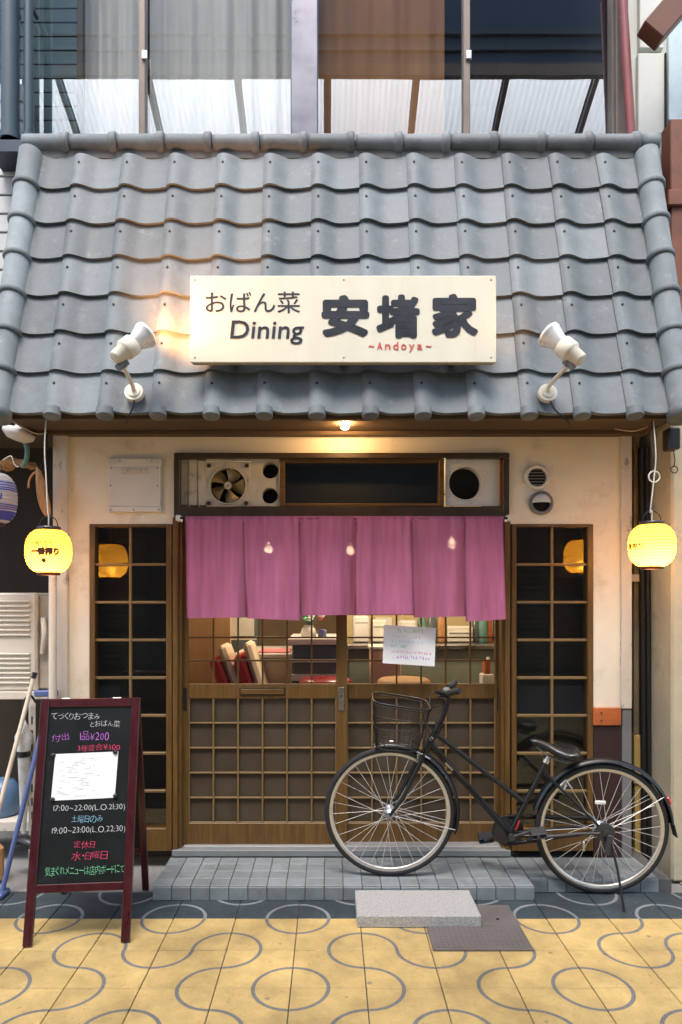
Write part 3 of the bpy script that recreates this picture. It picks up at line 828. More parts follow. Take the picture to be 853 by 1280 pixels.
b = MB(); b.tube([P(232, 647.5, YN), P(629.5, 647.5, YN)], .011, 10); obj('rod_sleeve', b, M_NOREN, noren)

# ---- paper notice hung from the noren rod
YP = 3.99
npt = thing('paper_notice', 'small white handwritten paper notice hanging below the pink curtain', 'notice', P(511, 833, YP))
def notice(u, v, w=0):                                  # u 0..65, v 0..48 (pixels, v up), tilted clockwise
    x = 480 + u; y = 833 - v - 4 + .062 * u
    x += -.03 * (48 - v)
    return P(x, y, YP - .001 - w - .004 * math.sin(u / 65 * PI))
b = MB(); b.grid(lambda u, v: notice(65 * u, 48 * v), 8, 4); b.grid(lambda u, v: notice(65 * (1 - u), 48 * v) + Vector((0, .0006, 0)), 8, 4)
obj('sheet', b, M_PAPER, npt)
rr = random.Random(5)
for (v0, v1, ua, ub, m) in ((39.5, 45, 17, 50, M_CHG), (32, 36, 10, 48, M_GREYINK), (26.5, 30.5, 10, 61, M_CHB), (20, 25, 9, 34, M_CHG), (13.5, 17, 10, 62, M_CHR), (6.5, 11.5, 12, 61, M_CHP)):
    b = MB(); u = ua
    while u < ub - 3:                                   # illegible hand: short pen strokes
        w_ = rr.uniform(1.4, 3.2)
        for q in range(3):
            p0 = (u + rr.uniform(0, w_), rr.uniform(v0, v1)); p1 = (u + rr.uniform(0, w_), rr.uniform(v0, v1))
            t = .32
            b.add([notice(p0[0] - t, p0[1], .0008), notice(p1[0] - t, p1[1], .0008), notice(p1[0] + t, p1[1] + t, .0008), notice(p0[0] + t, p0[1] + t, .0008)], [(0, 1, 2, 3)])
        u += w_ + rr.uniform(.8, 2)
    obj('writing', b, m, npt)
for (ua, xe) in ((21, 503.5), (48, 519)):
    b = MB(); b.tube([notice(ua, 47.5, .001), P(xe, 772, YP - .02), P(xe + 2, 650, YN + .004)], .0012, 5); obj('string', b, M_PAPER, npt)

# ---- vent cover plate, round vents
b = MB(); b.pbox(136, 200.5, 581, 633, YW - .022, YW, .003); b.pbox(135, 201.5, 573, 581.5, YW - .028, YW, .003); b.pbox(136, 201, 633, 640, YW - .026, YW, .003)
vc = tag(obj('vent_cover', b, M_WHITEMETAL), 'weathered white metal cover plate on the wall left of the fan', 'vent cover')
b = MB(); b.pbox(151, 184, 585, 592, YW - .030, YW - .022, .002); obj('nameplate', b, M_PAINTOLD, vc)
for (a, c) in ((138.5, 607), (197, 607), (138.5, 637), (167, 637), (198, 637), (160, 588), (176, 588), (150, 576), (190, 576), (139.5, 585), (197, 585)):
    b = MB(); b.cyl(P(a, c, YW - .033), P(a, c, YW - .02), .0045, 8); obj('screw', b, M_GREY, vc)
for i, (cx, cy, r, lab) in enumerate(((671, 597, 16, 'upper round grey louvred vent on the wall right of the doorway'), (676.3, 629, 15.2, 'lower round hooded vent on the wall right of the doorway'))):
    t = thing('round_vent', lab, 'vent', P(cx, cy + r, YW), group='round vents beside the transom')
    rad = r * YW / F
    Mx = frame(P(cx, cy, YW), (0, -1, 0))
    b = MB(); b.lathe([(rad, 0), (rad, .012), (rad * .93, .020), (rad * .74, .022), (rad * .70, .012), (rad * .70, .004)], 28, Mx); obj('ring', b, M_GREY if i else M_WHITEMETAL, t)
    b = MB(); b.disc(P(cx, cy, YW - .003), (0, -1, 0), rad * .72, 24); obj('opening', b, M_BLACK, t)
    if i == 0:
        for q in range(6):
            zz = -.6 + .24 * q; hw = math.sqrt(max(0, .49 - zz * zz)) * rad
            b = MB(); b.box(X(cx, YW) - hw, X(cx, YW) + hw, YW - .014, YW - .008, H(cy, YW) + zz * rad - .002, H(cy, YW) + zz * rad + .003); obj('louvre', b, M_GREY, t)
    else:
        b = MB(); b.lathe([(rad * .74, 0), (rad * .72, .022), (rad * .6, .036), (rad * .3, .046), (0, .049)], 20, frame(P(cx, cy, YW - .014), (0, -1, 0)), a0=R(0) - .0, a1=PI)
        obj('hood', b, M_WHITEMETAL, t)

# ---- signboard
YS = 3.45
sg = thing('sign_board', 'long cream restaurant signboard with bold navy characters on the tiled roof', 'sign', P(430, 457, YS))
b = MB(); b.pbox(238, 620.5, 344.5, 453, YS, YS + .016, .003); obj('face', b, M_SIGN, sg)
b = MB(); b.box(X(239, YS), X(619.5, YS), YS + .016, YS + .055, H(452, YS), H(345.5, YS), .002); obj('case', b, M_SIGNSIDE, sg)
for px in (290, 430, 570):
    for py in (362, 442):
        b = MB(); b.box(X(px, YS) - .02, X(px, YS) + .02, YS + .054, 3.80 if py == 362 else 3.62, H(py, YS) - .015, H(py, YS) + .015, .002); obj('mounting_bracket', b, M_STEEL, sg)
for (px, py) in ((244, 350), (614, 350), (244, 447), (614, 447), (430, 350), (430, 447)):
    b = MB(); b.cyl(P(px, py, YS - .002), P(px, py, YS + .002), .004, 10); obj('screw', b, M_GREY, sg)
def sgn(u, v, w): return P(u, -v, YS - .0012 - w)
def sign_text(name, body, x0, x1, y0, y1, m, **k):
    b = MB(); lettering(b, body, sgn, x0, x1, -y1, -y0, **k); return obj(name, b, m, sg)
sign_text('lettering', 'おばん菜', 257, 375.5, 364.5, 391.5, M_INK, bold=.004)
sign_text('lettering', 'Dining', 287, 378, 400.5, 430.5, M_INK, slant=.10, fat=.3)
sign_text('lettering', '安', 402, 462, 368.5, 421.5, M_INK, fat=3.0)
sign_text('lettering', '堵', 470.5, 525, 368, 423, M_INK, fat=2.5)
sign_text('lettering', '家', 539.5, 598, 367, 422, M_INK, fat=2.5)
sign_text('lettering', '~', 461, 468, 431.6, 434.2, M_REDINK, fat=.25)
for k_, ch in enumerate('Andoya'):
    hgt = {'d': (427.2, 437.2), 'A': (427.6, 437.2), 'y': (430.2, 440)}.get(ch, (430.2, 437.2))
    sign_text('lettering', ch, 471.5 + 10.0 * k_, 478.3 + 10.0 * k_, hgt[0], hgt[1], M_REDINK, fat=.2)
sign_text('lettering', '~', 532.5, 539.5, 431.6, 434.2, M_REDINK, fat=.25)

# ---- spotlights on the roof
M_LAMPW = mat('cream_lamp_plastic', (.66, .62, .50), rough=.4, var=.08)
M_REFL = mat('lamp_reflector', (.80, .78, .74), rough=.25, metal=.4)
def spotlight(base, j0, h0, h1, rim, label, watts, bulbm):
    base, j0, h0, h1, rim = [P(*q) for q in (base, j0, h0, h1, rim)]
    t = thing('spotlight', label, 'spotlight', base, group='spotlights aimed at the signboard')
    b = MB(); b.cyl(base + nv * -.01, base + nv * .018, .047, 20); b.cyl(base + nv * .018, base + nv * .024, .03, 16); obj('base_plate', b, M_LAMPW, t)
    b = MB(); b.tube(spline([base + nv * .015, base + nv * .05 + Vector((0, 0, .02)), j0], 5), .011, 8); obj('arm', b, M_LAMPW, t)
    ax = (rim - h0).normalized()
    b = MB(); b.cyl(j0 - ax * .03, j0 + ax * .03, .018, 12); b.cyl(j0 + Vector((-.022, 0, 0)), j0 + Vector((.022, 0, 0)), .012, 10); obj('swivel_joint', b, M_GREY, t)
    L1 = (h1 - h0).length
    b = MB(); b.lathe([(0, -.005), (.027, -.005), (.032, .004), (.037, L1 * .45), (.046, L1 * .5), (.050, L1 * .56), (.050, L1), (.045, L1 + .004), (.03, L1 + .004)], 22, frame(h0, ax)); obj('socket', b, M_LAMPW, t)
    L2 = (rim - h1).length
    b = MB(); b.lathe([(.036, -.01), (.042, L2 * .3), (.056, L2 * .8), (.062, L2), (.065, L2 + .004), (.064, L2 + .016), (.059, L2 + .016), (.056, L2 + .004)], 26, frame(h1, ax)); obj('reflector', b, M_REFL, t)
    b = MB(); b.lathe([(.057, L2 + .002), (.045, L2 + .010), (.025, L2 + .018), (0, L2 + .02)], 22, frame(h1, ax)); obj('lens', b, bulbm, t)
    ld = bpy.data.lights.new('spotlight_lamp', 'SPOT'); ld.energy = watts; ld.color = (1, .40, .13); ld.spot_size = R(150); ld.spot_blend = .8; ld.shadow_soft_size = .04
    lo = bpy.data.objects.new('spotlight_lamp', ld); COL.objects.link(lo); setparent(lo, t)
    lo.matrix_basis = Matrix.Translation(rim + ax * .045) @ (-ax).to_track_quat('Z', 'Y').to_matrix().to_4x4()
    return t
sp = spotlight((168.5, 491.5, 3.515), (153, 456, 3.34), (144, 447, 3.29), (167, 430, 3.335), (180, 420, 3.37), 'cream spotlight on a roof arm left of the signboard', 15.0, glow('lit_lens', (1, .62, .30), 6))
b = MB(); b.tube(spline([P(169, 496, 3.50), P(166, 510, 3.49), P(160, 522, 3.50), P(158, 530, 3.56)], 4), .0045, 6); obj('cable', b, M_WIRE, sp)
sp = spotlight((684, 492.5, 3.515), (712, 455, 3.34), (727, 450, 3.29), (703, 431, 3.335), (688, 420.5, 3.37), 'cream spotlight on a roof arm right of the signboard', 1.0, glow('dim_lens', (1, .75, .5), 1.5))
b = MB(); b.tube(spline([P(687, 499, 3.50), P(694, 512, 3.49), P(705, 522, 3.50), P(712, 530, 3.56)], 4), .0045, 6); obj('cable', b, M_WIRE, sp)

# ---- bulb under the eave
bp_ = P(431.5, 531, 3.78)
eb = thing('eave_bulb', 'small bright bare bulb under the eave above the doorway', 'bulb', bp_)
b = MB(); b.cyl(bp_ + Vector((0, 0, .022)), Vector((bp_.x, bp_.y, EH + .03)), .014, 12); obj('socket', b, M_WHITEMETAL, eb)
b = MB(); b.lathe([(.010, .026), (.014, .018), (.022, .004), (.024, -.006), (.018, -.020), (.008, -.026), (0, -.027)], 18, Matrix.Translation(bp_)); obj('globe', b, glow('hot_bulb', (1, .58, .24), 120), eb)

# ---- paper lanterns
def lantern_shell(name, col, trans, clear):
    m = bpy.data.materials.new(name); m.use_nodes = True
    N = m.node_tree.nodes; L = m.node_tree.links; N.remove(N['Principled BSDF'])
    t = N.new('ShaderNodeBsdfTranslucent'); d = N.new('ShaderNodeBsdfDiffuse'); tr = N.new('ShaderNodeBsdfTransparent')
    nz = N.new('ShaderNodeTexNoise'); nz.inputs['Scale'].default_value = 30
    sc = N.new('ShaderNodeVectorMath'); sc.operation = 'SCALE'; sc.inputs[0].default_value = col
    mr = N.new('ShaderNodeMapRange'); mr.inputs[3].default_value = .9; mr.inputs[4].default_value = 1.1; L.new(nz.outputs['Fac'], mr.inputs[0]); L.new(mr.outputs[0], sc.inputs['Scale'])
    L.new(sc.outputs[0], t.inputs[0]); L.new(sc.outputs[0], d.inputs[0]); tr.inputs[0].default_value = (*col, 1)
    m1 = N.new('ShaderNodeMixShader'); m1.inputs[0].default_value = trans; L.new(d.outputs[0], m1.inputs[1]); L.new(t.outputs[0], m1.inputs[2])
    m2 = N.new('ShaderNodeMixShader'); m2.inputs[0].default_value = clear; L.new(m1.outputs[0], m2.inputs[1]); L.new(tr.outputs[0], m2.inputs[2])
    L.new(m2.outputs[0], N['Material Output'].inputs[0])
    return m
M_LANT = lantern_shell('lantern_paper', (.95, .66, .13), .8, .08)
M_LANTB = lantern_shell('lantern_paper_white', (.62, .60, .62), .5, .0)
M_PRINT = mat('brown_print', (.10, .02, .01), rough=.7)
M_BLUEP = mat('blue_print', (.03, .05, .40), rough=.7)
def lantern(px, py, rx, ry, Y, label, watts, shellm, hang):
    c = P(px, py, Y); a, h = rx * Y / F, ry * Y / F
    t = thing('paper_lantern', label, 'lantern', c - Vector((0, 0, h + .02)), group='paper lanterns under the eave')
    def rad(z):                                          # barrel outline
        k = min(1, abs(z) / h); return a * (.47 + .53 * max(0, 1 - k ** 2.5) ** .60)
    b = MB(); n = 96
    prof_ = []
    for i in range(n + 1):
        z = -h + 2 * h * i / n
        prof_.append((rad(z) - .0032 * abs(math.cos(PI * i / 7)) ** 3, z))
    b.lathe(prof_, 40, Matrix.Translation(c)); obj('shell', b, shellm, t)
    rt = rad(h)
    b = MB(); b.lathe([(rt * .98, h - .004), (rt * 1.1, h), (rt * 1.1, h + .016), (rt * .9, h + .018), (0, h + .018)], 24, Matrix.Translation(c)); obj('top_cap', b, M_VINYL, t)
    b = MB(); b.lathe([(rt * .98, -h + .004), (rt * 1.04, -h), (rt * 1.04, -h - .014), (rt * .7, -h - .014)], 24, Matrix.Translation(c)); obj('bottom_cap', b, M_MAROON, t)
    b = MB(); b.tube(spline([c + Vector((-rt * .9, 0, h + .012)), c + Vector((-rt * .7, 0, h + .05)), c + Vector((0, 0, h + .072)), c + Vector((rt * .7, 0, h + .05)), c + Vector((rt * .9, 0, h + .012))], 5), .0025, 6); obj('bail', b, M_WIRE, t)
    b = MB(); b.tube(spline([c + Vector((0, 0, h + .016)), c + Vector((0, 0, h + .072))] + [P(*q) for q in hang], 5), .0035, 6); obj('cord', b, M_WIREW, t)
    if watts:
        ld = bpy.data.lights.new('lantern_lamp', 'POINT'); ld.energy = watts; ld.color = (1, .60, .26); ld.shadow_soft_size = .03
        lo = bpy.data.objects.new('lantern_lamp', ld); COL.objects.link(lo); setparent(lo, t); lo.location = c + Vector((0, -a * .15, -h * .5))
    def on(u, v, w, turn=0):                              # lay print on the barrel; u, v in pixels from its centre
        z = v * Y / F; r = rad(z) + .0012 + w; ang = u * Y / F / a + turn
        return c + Vector((r * math.sin(ang), -r * math.cos(ang), z))
    return t, on
lt, on = lantern(61, 689, 28, 26.5, 3.53, 'lit yellow paper lantern with dark characters left of the shopfront', 1.8, M_LANT, [(60, 640, 3.53), (58, 600, 3.535), (56, 560, 3.55), (58, 524, 3.58)])
b = MB(); lettering(b, '一番搾り', on, -11, 23, -6.5, 3.5, fat=.85)
obj('lettering', b, M_PRINT, lt)
b = MB(); rr = random.Random(3)
lettering(b, 'しぼりたて', on, -10, 15, 6.5, 11.5, fat=.25)
obj('lettering', b, mat('faded_print', (.45, .16, .02), rough=.8), lt)
b = MB(); b.add([on(5 + 2.6 * math.cos(q / 10 * 2 * PI) * (1 + .35 * math.sin(q / 10 * 2 * PI)), -13 + 3.2 * math.sin(q / 10 * 2 * PI), 0) for q in range(10)], [tuple(range(10))]); obj('hop_mark', b, M_PRINT, lt)
lt, on = lantern(815, 682, 28, 26, 3.53, 'lit yellow paper lantern beside the concrete pillar on the right', 2.6, M_LANT, [(813, 640, 3.53), (817, 605, 3.53), (820, 570, 3.54), (817, 526, 3.57)])
b = MB(); lettering(b, '一番搾り', lambda u, v, w: on(u, v, w, -1.35), -16, 16, -5.5, 2.5, fat=.28)
obj('lettering', b, M_PRINT, lt)
lt, on = lantern(-9, 623, 29, 31, 3.80, 'unlit white paper lantern with blue stripes at the left edge', 0, M_LANTB, [(-8, 570, 3.8), (-6, 540, 3.85)])
for k_, v in enumerate((18, 14.5, 11.5, 8.8, -9.5, -12, -14.5)):
    b = MB(); b.grid(lambda u, q: on(-40 + 92 * u, v - .7 + 1.4 * q, 0), 30, 1); obj('stripe', b, M_BLUEP, lt)
b = MB(); b.grid(lambda u, q: on(-40 + 92 * u, -28 + 11 * q, 0), 30, 4); obj('stripe', b, M_BLUEP, lt)
b = MB(); lettering(b, 'Asahi', on, -9, 23, -4, 5, fat=.35, slant=.15); obj('lettering', b, M_BLUEP, lt)

# ================================================================ STREET THINGS
# ---- granite block and steel cover
b = MB()
def gfn():
    b.box(.122, .705, 3.285, 3.575, .0005, .057, .004)
gfn()
tag(obj('stone_block', b, M_GRANITE), 'flat grey granite block lying against the tiled doorstep', 'stone')
b = MB(); b.box(.452, .890, 3.075, 3.284, .0005, .007, .002); b.box(.708, .890, 3.284, 3.515, .0005, .007, .002); b.cyl((.80, 3.36, .007), (.80, 3.36, .0085), .008, 10, 1)
for q in range(9):
    for w in range(18):
        xx, yy = .47 + .024 * w, 3.09 + .024 * q
        b.box(xx, xx + .012, yy, yy + .004, .0068, .0082)
b.box(.448, .456, 3.07, 3.284, 0.0, .009, .001); b.box(.456, .89, 3.068, 3.075, 0, .009, .001)
tag(obj('steel_cover_plate', b, [M_PLATE, M_BLACK]), 'dark square steel plate on the paving beside the granite block', 'cover plate')

# ---- A-frame chalkboard
cb = thing('chalkboard_sign', 'maroon framed folding chalkboard menu standing on the pavement', 'sign', (-1.135, 3.126, 0.001), (0, 0, R(5.5)))
TH, TY = 1.062, .264
LB = math.hypot(TH, TY); ev = Vector((0, TY, TH)) / LB; nvb = Vector((0, -TH, TY)) / LB
def BF(u, v, w=0): return Vector((u, 0, 0)) + ev * v + nvb * w
MB_ = Matrix(((1, 0, 0, 0), (0, ev.y, nvb.y, 0), (0, ev.z, nvb.z, 0), (0, 0, 0, 1)))
Wd = .2325
for sx in (-1, 1):
    b = MB(); b.box(sx * Wd, sx * (Wd - .040), .003, LB, -.012, .012, .003, xf=MB_); obj('leg', b, M_MAROON, cb, True)
b = MB(); b.box(-Wd + .04, Wd - .04, LB - .042, LB - .001, -.011, .011, .003, xf=MB_); obj('top_rail', b, M_MAROON, cb, True)
b = MB(); b.box(-Wd + .04, Wd - .04, .222, .258, -.011, .011, .003, xf=MB_); obj('bottom_rail', b, M_MAROON, cb, True)
b = MB(); b.box(-Wd + .04, Wd - .04, .258, LB - .042, -.008, .003, xf=MB_); brd = obj('board', b, M_SLATEB, cb, True)
ev2 = Vector((0, -.275, TH)).normalized(); LB2 = math.hypot(.275, TH); n2 = Vector((0, ev2.z, -ev2.y))
MB2 = Matrix(((1, 0, 0, 0), (0, ev2.y, n2.y, TY + .275 + .01), (0, ev2.z, n2.z, 0), (0, 0, 0, 1)))
for sx in (-1, 1):
    b = MB(); b.box(sx * (Wd - .006), sx * (Wd - .040), .003, LB2 - .01, 0, .022, .003, xf=MB2); obj('rear_leg', b, M_MAROON, cb, True)
b = MB(); b.box(-Wd + .04, Wd - .04, .222, .256, .001, .02, .003, xf=MB2); b.box(-Wd + .04, Wd - .04, LB2 - .06, LB2 - .012, .001, .02, .003, xf=MB2); obj('rear_rail', b, M_MAROON, cb, True)
b = MB(); b.box(-Wd + .04, Wd - .04, .256, LB2 - .06, .006, .012, xf=MB2); obj('rear_board', b, M_SLATEB, cb, True)
for sx in (-.12, .12):
    b = MB(); b.box(sx - .02, sx + .02, TY + .0, TY + .02, TH - .03, TH + .002, .002); obj('hinge', b, M_STEEL, cb, True)
def b_uv(px, py):                                        # photo pixel -> board coordinates
    lo, hi = 0.0, 1.0
    for _ in range(40):
        t = (lo + hi) / 2; yy = HY + (CAMH - TH * t) * F / (3.126 + TY * t)
        if yy > py: lo = t
        else: hi = t
    return X(px, 3.126 + TY * t) + 1.135, LB * t
def chalk(body, x0, x1, y0, y1, m, wob=.17, bold=-.018):
    u0, v0 = b_uv(x0, y1); u1, v1 = b_uv(x1, y0)
    b = MB(); lettering(b, body, lambda u, v, w: BF(u, v, .0042 + w), u0, u1, v0, v1, wob=wob, bold=bold, fat=0)
    obj('chalk_writing', b, m, brd, True)
chalk('てづくりおつまみ', 72, 131, 890.5, 899.5, M_CHW)
chalk('とおばん菜', 119, 156, 900.5, 910, M_CHW)
chalk('付出', 72, 94, 916, 927, M_CHP); chalk('1品¥200', 106, 142, 914, 926, M_CHP)
chalk('3種盛合¥500', 103, 155, 930, 939.5, M_CHR)
chalk('17:00~22:00(L.O.21:30)', 72, 159.5, 1005.5, 1015.5, M_CHW, wob=.11)
chalk('土曜日のみ', 93.5, 132, 1019, 1029, M_CHB)
chalk('19:00~23:00(L.O.22:30)', 69.5, 159, 1033, 1043, M_CHW, wob=.11)
chalk('定休日', 95.5, 122, 1051, 1061.5, M_CHR); chalk('水・日曜日', 92, 137, 1064.5, 1075.5, M_CHR)
chalk('気まぐれメニューは店内ボードにて', 60, 156.5, 1082, 1094.5, M_CHG, wob=.13)
ua, va = b_uv(69.5, 1000); ub_, vb = b_uv(151, 942)
b = MB(); b.grid(lambda u, v: BF(ua + (ub_ - ua) * u + .006 * v, va + (vb - va) * v + .006 * u, .0052 + .001 * math.sin(3 * u + 2 * v)), 6, 4)
pp = obj('menu_paper', b, M_PAPER, cb, True)
b = MB(); rr = random.Random(9)
for q in range(46):
    u = ua + (ub_ - ua) * rr.uniform(.08, .7); v = va + (vb - va) * (.08 + .84 * (q % 23) / 23); w_ = rr.uniform(.01, .035)
    if u + w_ < ub_ - .004: b.add([BF(u, v, .0066), BF(u + w_, v, .0066), BF(u + w_, v + .0022, .0066), BF(u, v + .0022, .0066)], [(0, 1, 2, 3)])
obj('print_lines', b, M_GREYINK, pp, True)
for (px, py) in ((74, 943.5), (149, 941), (71.5, 998.5), (148, 996)):
    u, v = b_uv(px, py); c = BF(u, v, .0055)
    b = MB(); b.lathe([(.011, 0), (.011, .005), (.007, .009), (0, .0095)], 14, frame(c, nvb)); obj('magnet', b, M_MAG, cb, True)

# ---- bicycle (built facing left, standing on its rear wheel's ground point)
BS = 3.68 / F
XR = (750 - CX) * BS
bike = thing('bicycle', 'black city bicycle with wire basket leaning on its kickstand before the doors', 'bicycle', (XR, 3.668, 0.0005), (R(2.2), 0, R(-2.4)))
def B(px, py, w=0): return Vector(((px - 750) * BS, -w, CAMH - (py - HY) * BS))
RW = .345
def Bp(px, py, w=0):                                     # as B, for points off the frame plane
    k = (3.68 - w) / F
    return Vector(((px - CX) * k - XR, -w, CAMH - (py - HY) * k))
CR = Vector((0, 0, RW)); CFz = Vector(((487.5 - 750) * BS, 0, .0745 + RW))
def bpart(name, b, m, parent=None, label=None): return obj(name, b, m, parent or bike, True, label=label)
sb = MB(); sb.tube([(0, 0, 0), (0, 0, .292)], .00135, 5); spoke = sb.mesh('spoke', M_SPOKE)
def ring(c, r, n=56): return [c + Vector((r * math.cos(2 * PI * k / n), 0, r * math.sin(2 * PI * k / n))) for k in range(n)]
def wheel(c, rear):
    b = MB()
    b.lathe([(.312, -.011), (.304, -.010), (.299, -.005), (.299, .005), (.304, .010), (.312, .011), (.318, .012), (.322, .009), (.314, .004), (.314, -.004), (.322, -.009), (.318, -.012), (.312, -.011)], 64, Matrix.Translation(c) @ Matrix.Rotation(PI / 2, 4, 'X'))
    w = bpart('wheel', b, M_CHROME, label='rear wheel' if rear else 'front wheel')
    b = MB(); b.tube(ring(c, .3285, 64), .0165, 10, closed=True); bpart('tyre', b, M_RUBBER, w)
    b = MB()
    b.lathe([(.006, -.055), (.009, -.052), (.012, -.04), (.013, -.036), (.026 if not rear else .030, -.034), (.026 if not rear else .030, -.029), (.014, -.026), (.012, 0), (.014, .026), (.026, .029), (.026, .034), (.012, .037), (.009, .052), (.006, .055)], 20, Matrix.Translation(c) @ Matrix.Rotation(PI / 2, 4, 'X'))
    bpart('hub', b, M_STEEL, w)
    for k in range(32):
        side = 1 if k % 2 else -1
        a = 2 * PI * k / 32 + .05
        da = (.85 if (k // 2) % 2 else -.85)
        p0 = c + Vector((.024 * math.cos(a + da), side * .031, .024 * math.sin(a + da))); p1 = c + Vector((.303 * math.cos(a), side * .003, .303 * math.sin(a)))
        o = bpart('spoke', spoke, None, w)
        o.matrix_basis = Matrix.Translation(p0) @ (p1 - p0).to_track_quat('Z', 'Y').to_matrix().to_4x4() @ Matrix.Scale((p1 - p0).length / .292, 4, (0, 0, 1))
    return w
wheel(CFz, False); wr = wheel(CR, True)
b = MB(); b.box(-.028, .028, -.030, -.018, .185, .205, .004, xf=Matrix.Translation(CR + Vector((-.012, .012, -.055)))); bpart('spoke_reflector', b, mat('clear_reflector', (.72, .72, .70), rough=.3), wr)
# frame
head_t, head_b = B(548, 909), B(534, 934)
bb_ = B(637, 1042); st = B(681, 951)
b = MB()
b.tube([B(549.5, 906), B(530, 941)], .018, 12)
b.tube([B(545, 917), B(600, 960), B(653, 1001)], .0135, 10)
b.tube([B(538, 929), B(588, 986), B(637, 1042)], .0165, 10)
b.tube([bb_, st], .0145, 10)
b.cyl(bb_ + Vector((0, -.036, 0)), bb_ + Vector((0, .036, 0)), .021, 14)
for s in (-1, 1):
    b.tube([B(677, 961, .012 * s), B(690, 975, .03 * s), CR + Vector((0, -.058 * s, 0))], .0075, 8)
    b.tube([bb_ + Vector((0, -.016 * s, 0)), B(665, 1042, .036 * s), CR + Vector((0, -.058 * s, 0))], .0095, 8)
    b.box(CR.x - .018, CR.x + .018, -.062 * s - .0025, -.062 * s + .0025, CR.z - .022, CR.z + .016, .002)
bpart('frame', b, M_BIKE)
b = MB(); b.box(-.028, .028, -.001, .001, -.006, .006, .0008, xf=Matrix.Translation(B(561, 957, .0172)) @ Matrix.Rotation(R(46), 4, 'Y')); bpart('frame_badge', b, M_STEEL)
b = MB(); b.lathe([(.010, -.001), (.010, .0015), (.006, .0015)], 12, frame(B(539, 922, .0185), (0, -1, 0))); bpart('head_badge', b, M_STEEL)
b = MB(); b.box(-.004, .004, -.0015, .0015, -.028, .028, .001, xf=Matrix.Translation(B(646, 1030, .0155)) @ Matrix.Rotation(R(22), 4, 'Y')); bpart('frame_sticker', b, M_REDREF)
# fork
b = MB()
fc = B(528, 944)
b.cyl(fc + Vector((0, -.05, .0)), fc + Vector((0, .05, 0)), .013, 10)
for s in (-1, 1):
    b.tube(spline([fc + Vector((0, -.044 * s, 0)), B(516, 968, .05 * s), B(503, 994, .054 * s), CFz + Vector((0, -.056 * s, 0))], 5), [.0125] * 8 + [.0115] * 4 + [.009] * 4, 8)
bpart('fork', b, M_BIKE)
# stem and bars
b = MB(); b.tube(spline([B(548, 910), B(555, 892), B(560, 872), B(559, 866)], 4), .0125, 10); b.cyl(B(545, 914), B(550, 903), .022, 12); bpart('stem', b, M_BIKE)
for s in (-1, 1):
    b = MB(); b.tube(spline([B(559, 869), Bp(553, 867 - 2 * s, .06 * s), Bp(548, 866 - 3 * s, .14 * s), Bp(552, 864 - 2 * s, .20 * s), Bp(563 - 3 * (s < 0), 861.5 + 2 * s, .235 * s)], 6), .011, 10); bpart('handlebar', b, M_BIKE)
    b = MB(); b.tube([Bp(561 - 3 * (s < 0), 862 + 2 * s, .23 * s), Bp(568 - 5 * (s < 0), 860 + 2 * s, .25 * s), Bp(578 - 12 * (s < 0), 857 + 2.5 * s, .28 * s)], [.0145, .016, .015], 10); bpart('grip', b, M_RUBBER)
    b = MB(); b.tube(spline([Bp(554, 865, .20 * s), Bp(549, 869, .21 * s), Bp(556, 871, .25 * s)], 4), .0055, 6); bpart('brake_lever', b, M_BIKE)
b = MB(); b.lathe([(.020, 0), (.020, .012), (.013, .022), (0, .025)], 14, frame(B(557, 863, .03), (0, 0, 1))); bpart('bell', b, M_GREY)
for (q, r_) in (([B(550, 873, .2), B(538, 878, .12), B(534, 895, .05), B(531, 920, .03), B(527, 945, .02)], .003), ([B(551, 872, -.2), B(541, 872, -.1), B(537, 890, -.03), B(536, 915, .022), B(560, 952, .02), B(600, 995, .02), B(640, 1035, .03)], .003)):
    b = MB(); b.tube(spline(q, 6), r_, 6); bpart('brake_cable', b, M_WIRE)
b = MB(); b.tube([B(520, 938, .02), B(532, 944, .03), B(537, 947, .02)], .005, 6); b.box(-.012, .012, -.012, .012, -.01, .02, .003, xf=Matrix.Translation(B(524, 946, .01))); bpart('front_brake', b, M_STEEL)
b = MB(); b.tube([B(697, 978, .03), B(704, 972, .012), B(712, 983, .02)], .005, 6); b.tube([B(700, 985, .03), B(705, 978, .02)], .006, 6); bpart('rear_brake', b, M_STEEL)
# mudguards: arched bands round the wheels
def guard(c, a0, a1, r, wd, label):
    b = MB(); sec_ = [(-wd, -.012), (-wd * .8, -.002), (-wd * .4, .005), (0, .007), (wd * .4, .005), (wd * .8, -.002), (wd, -.012)]
    def fn(u, v):
        a = a0 + (a1 - a0) * u; i = v * (len(sec_) - 1); i0 = min(int(i + 1e-6), len(sec_) - 1)
        y, dr_ = sec_[i0]
        return c + Vector(((r + dr_) * math.cos(a), y, (r + dr_) * math.sin(a)))
    b.grid(fn, 40, 6)
    return bpart('mudguard', b, M_BIKE, label=label)
guard(CFz, R(-18), R(103), .362, .024, 'front mudguard')
gr = guard(CR, R(4), R(164), .364, .026, 'rear mudguard')
b = MB(); c = CR + Vector((.372 * math.cos(R(24)), 0, .372 * math.sin(R(24)))); b.box(-.006, .008, -.013, .013, -.02, .02, .004, xf=Matrix.Translation(c) @ Matrix.Rotation(R(-24), 4, 'Y')); bpart('tail_reflector', b, M_REDREF, gr)
b = MB(); c = CR + Vector((.366 * math.cos(R(2)), 0, .366 * math.sin(R(2)))); b.box(-.003, .003, -.026, .026, -.05, .02, .001, xf=Matrix.Translation(c) @ Matrix.Rotation(R(-14), 4, 'Y')); bpart('mud_flap', b, M_RUBBER, gr)
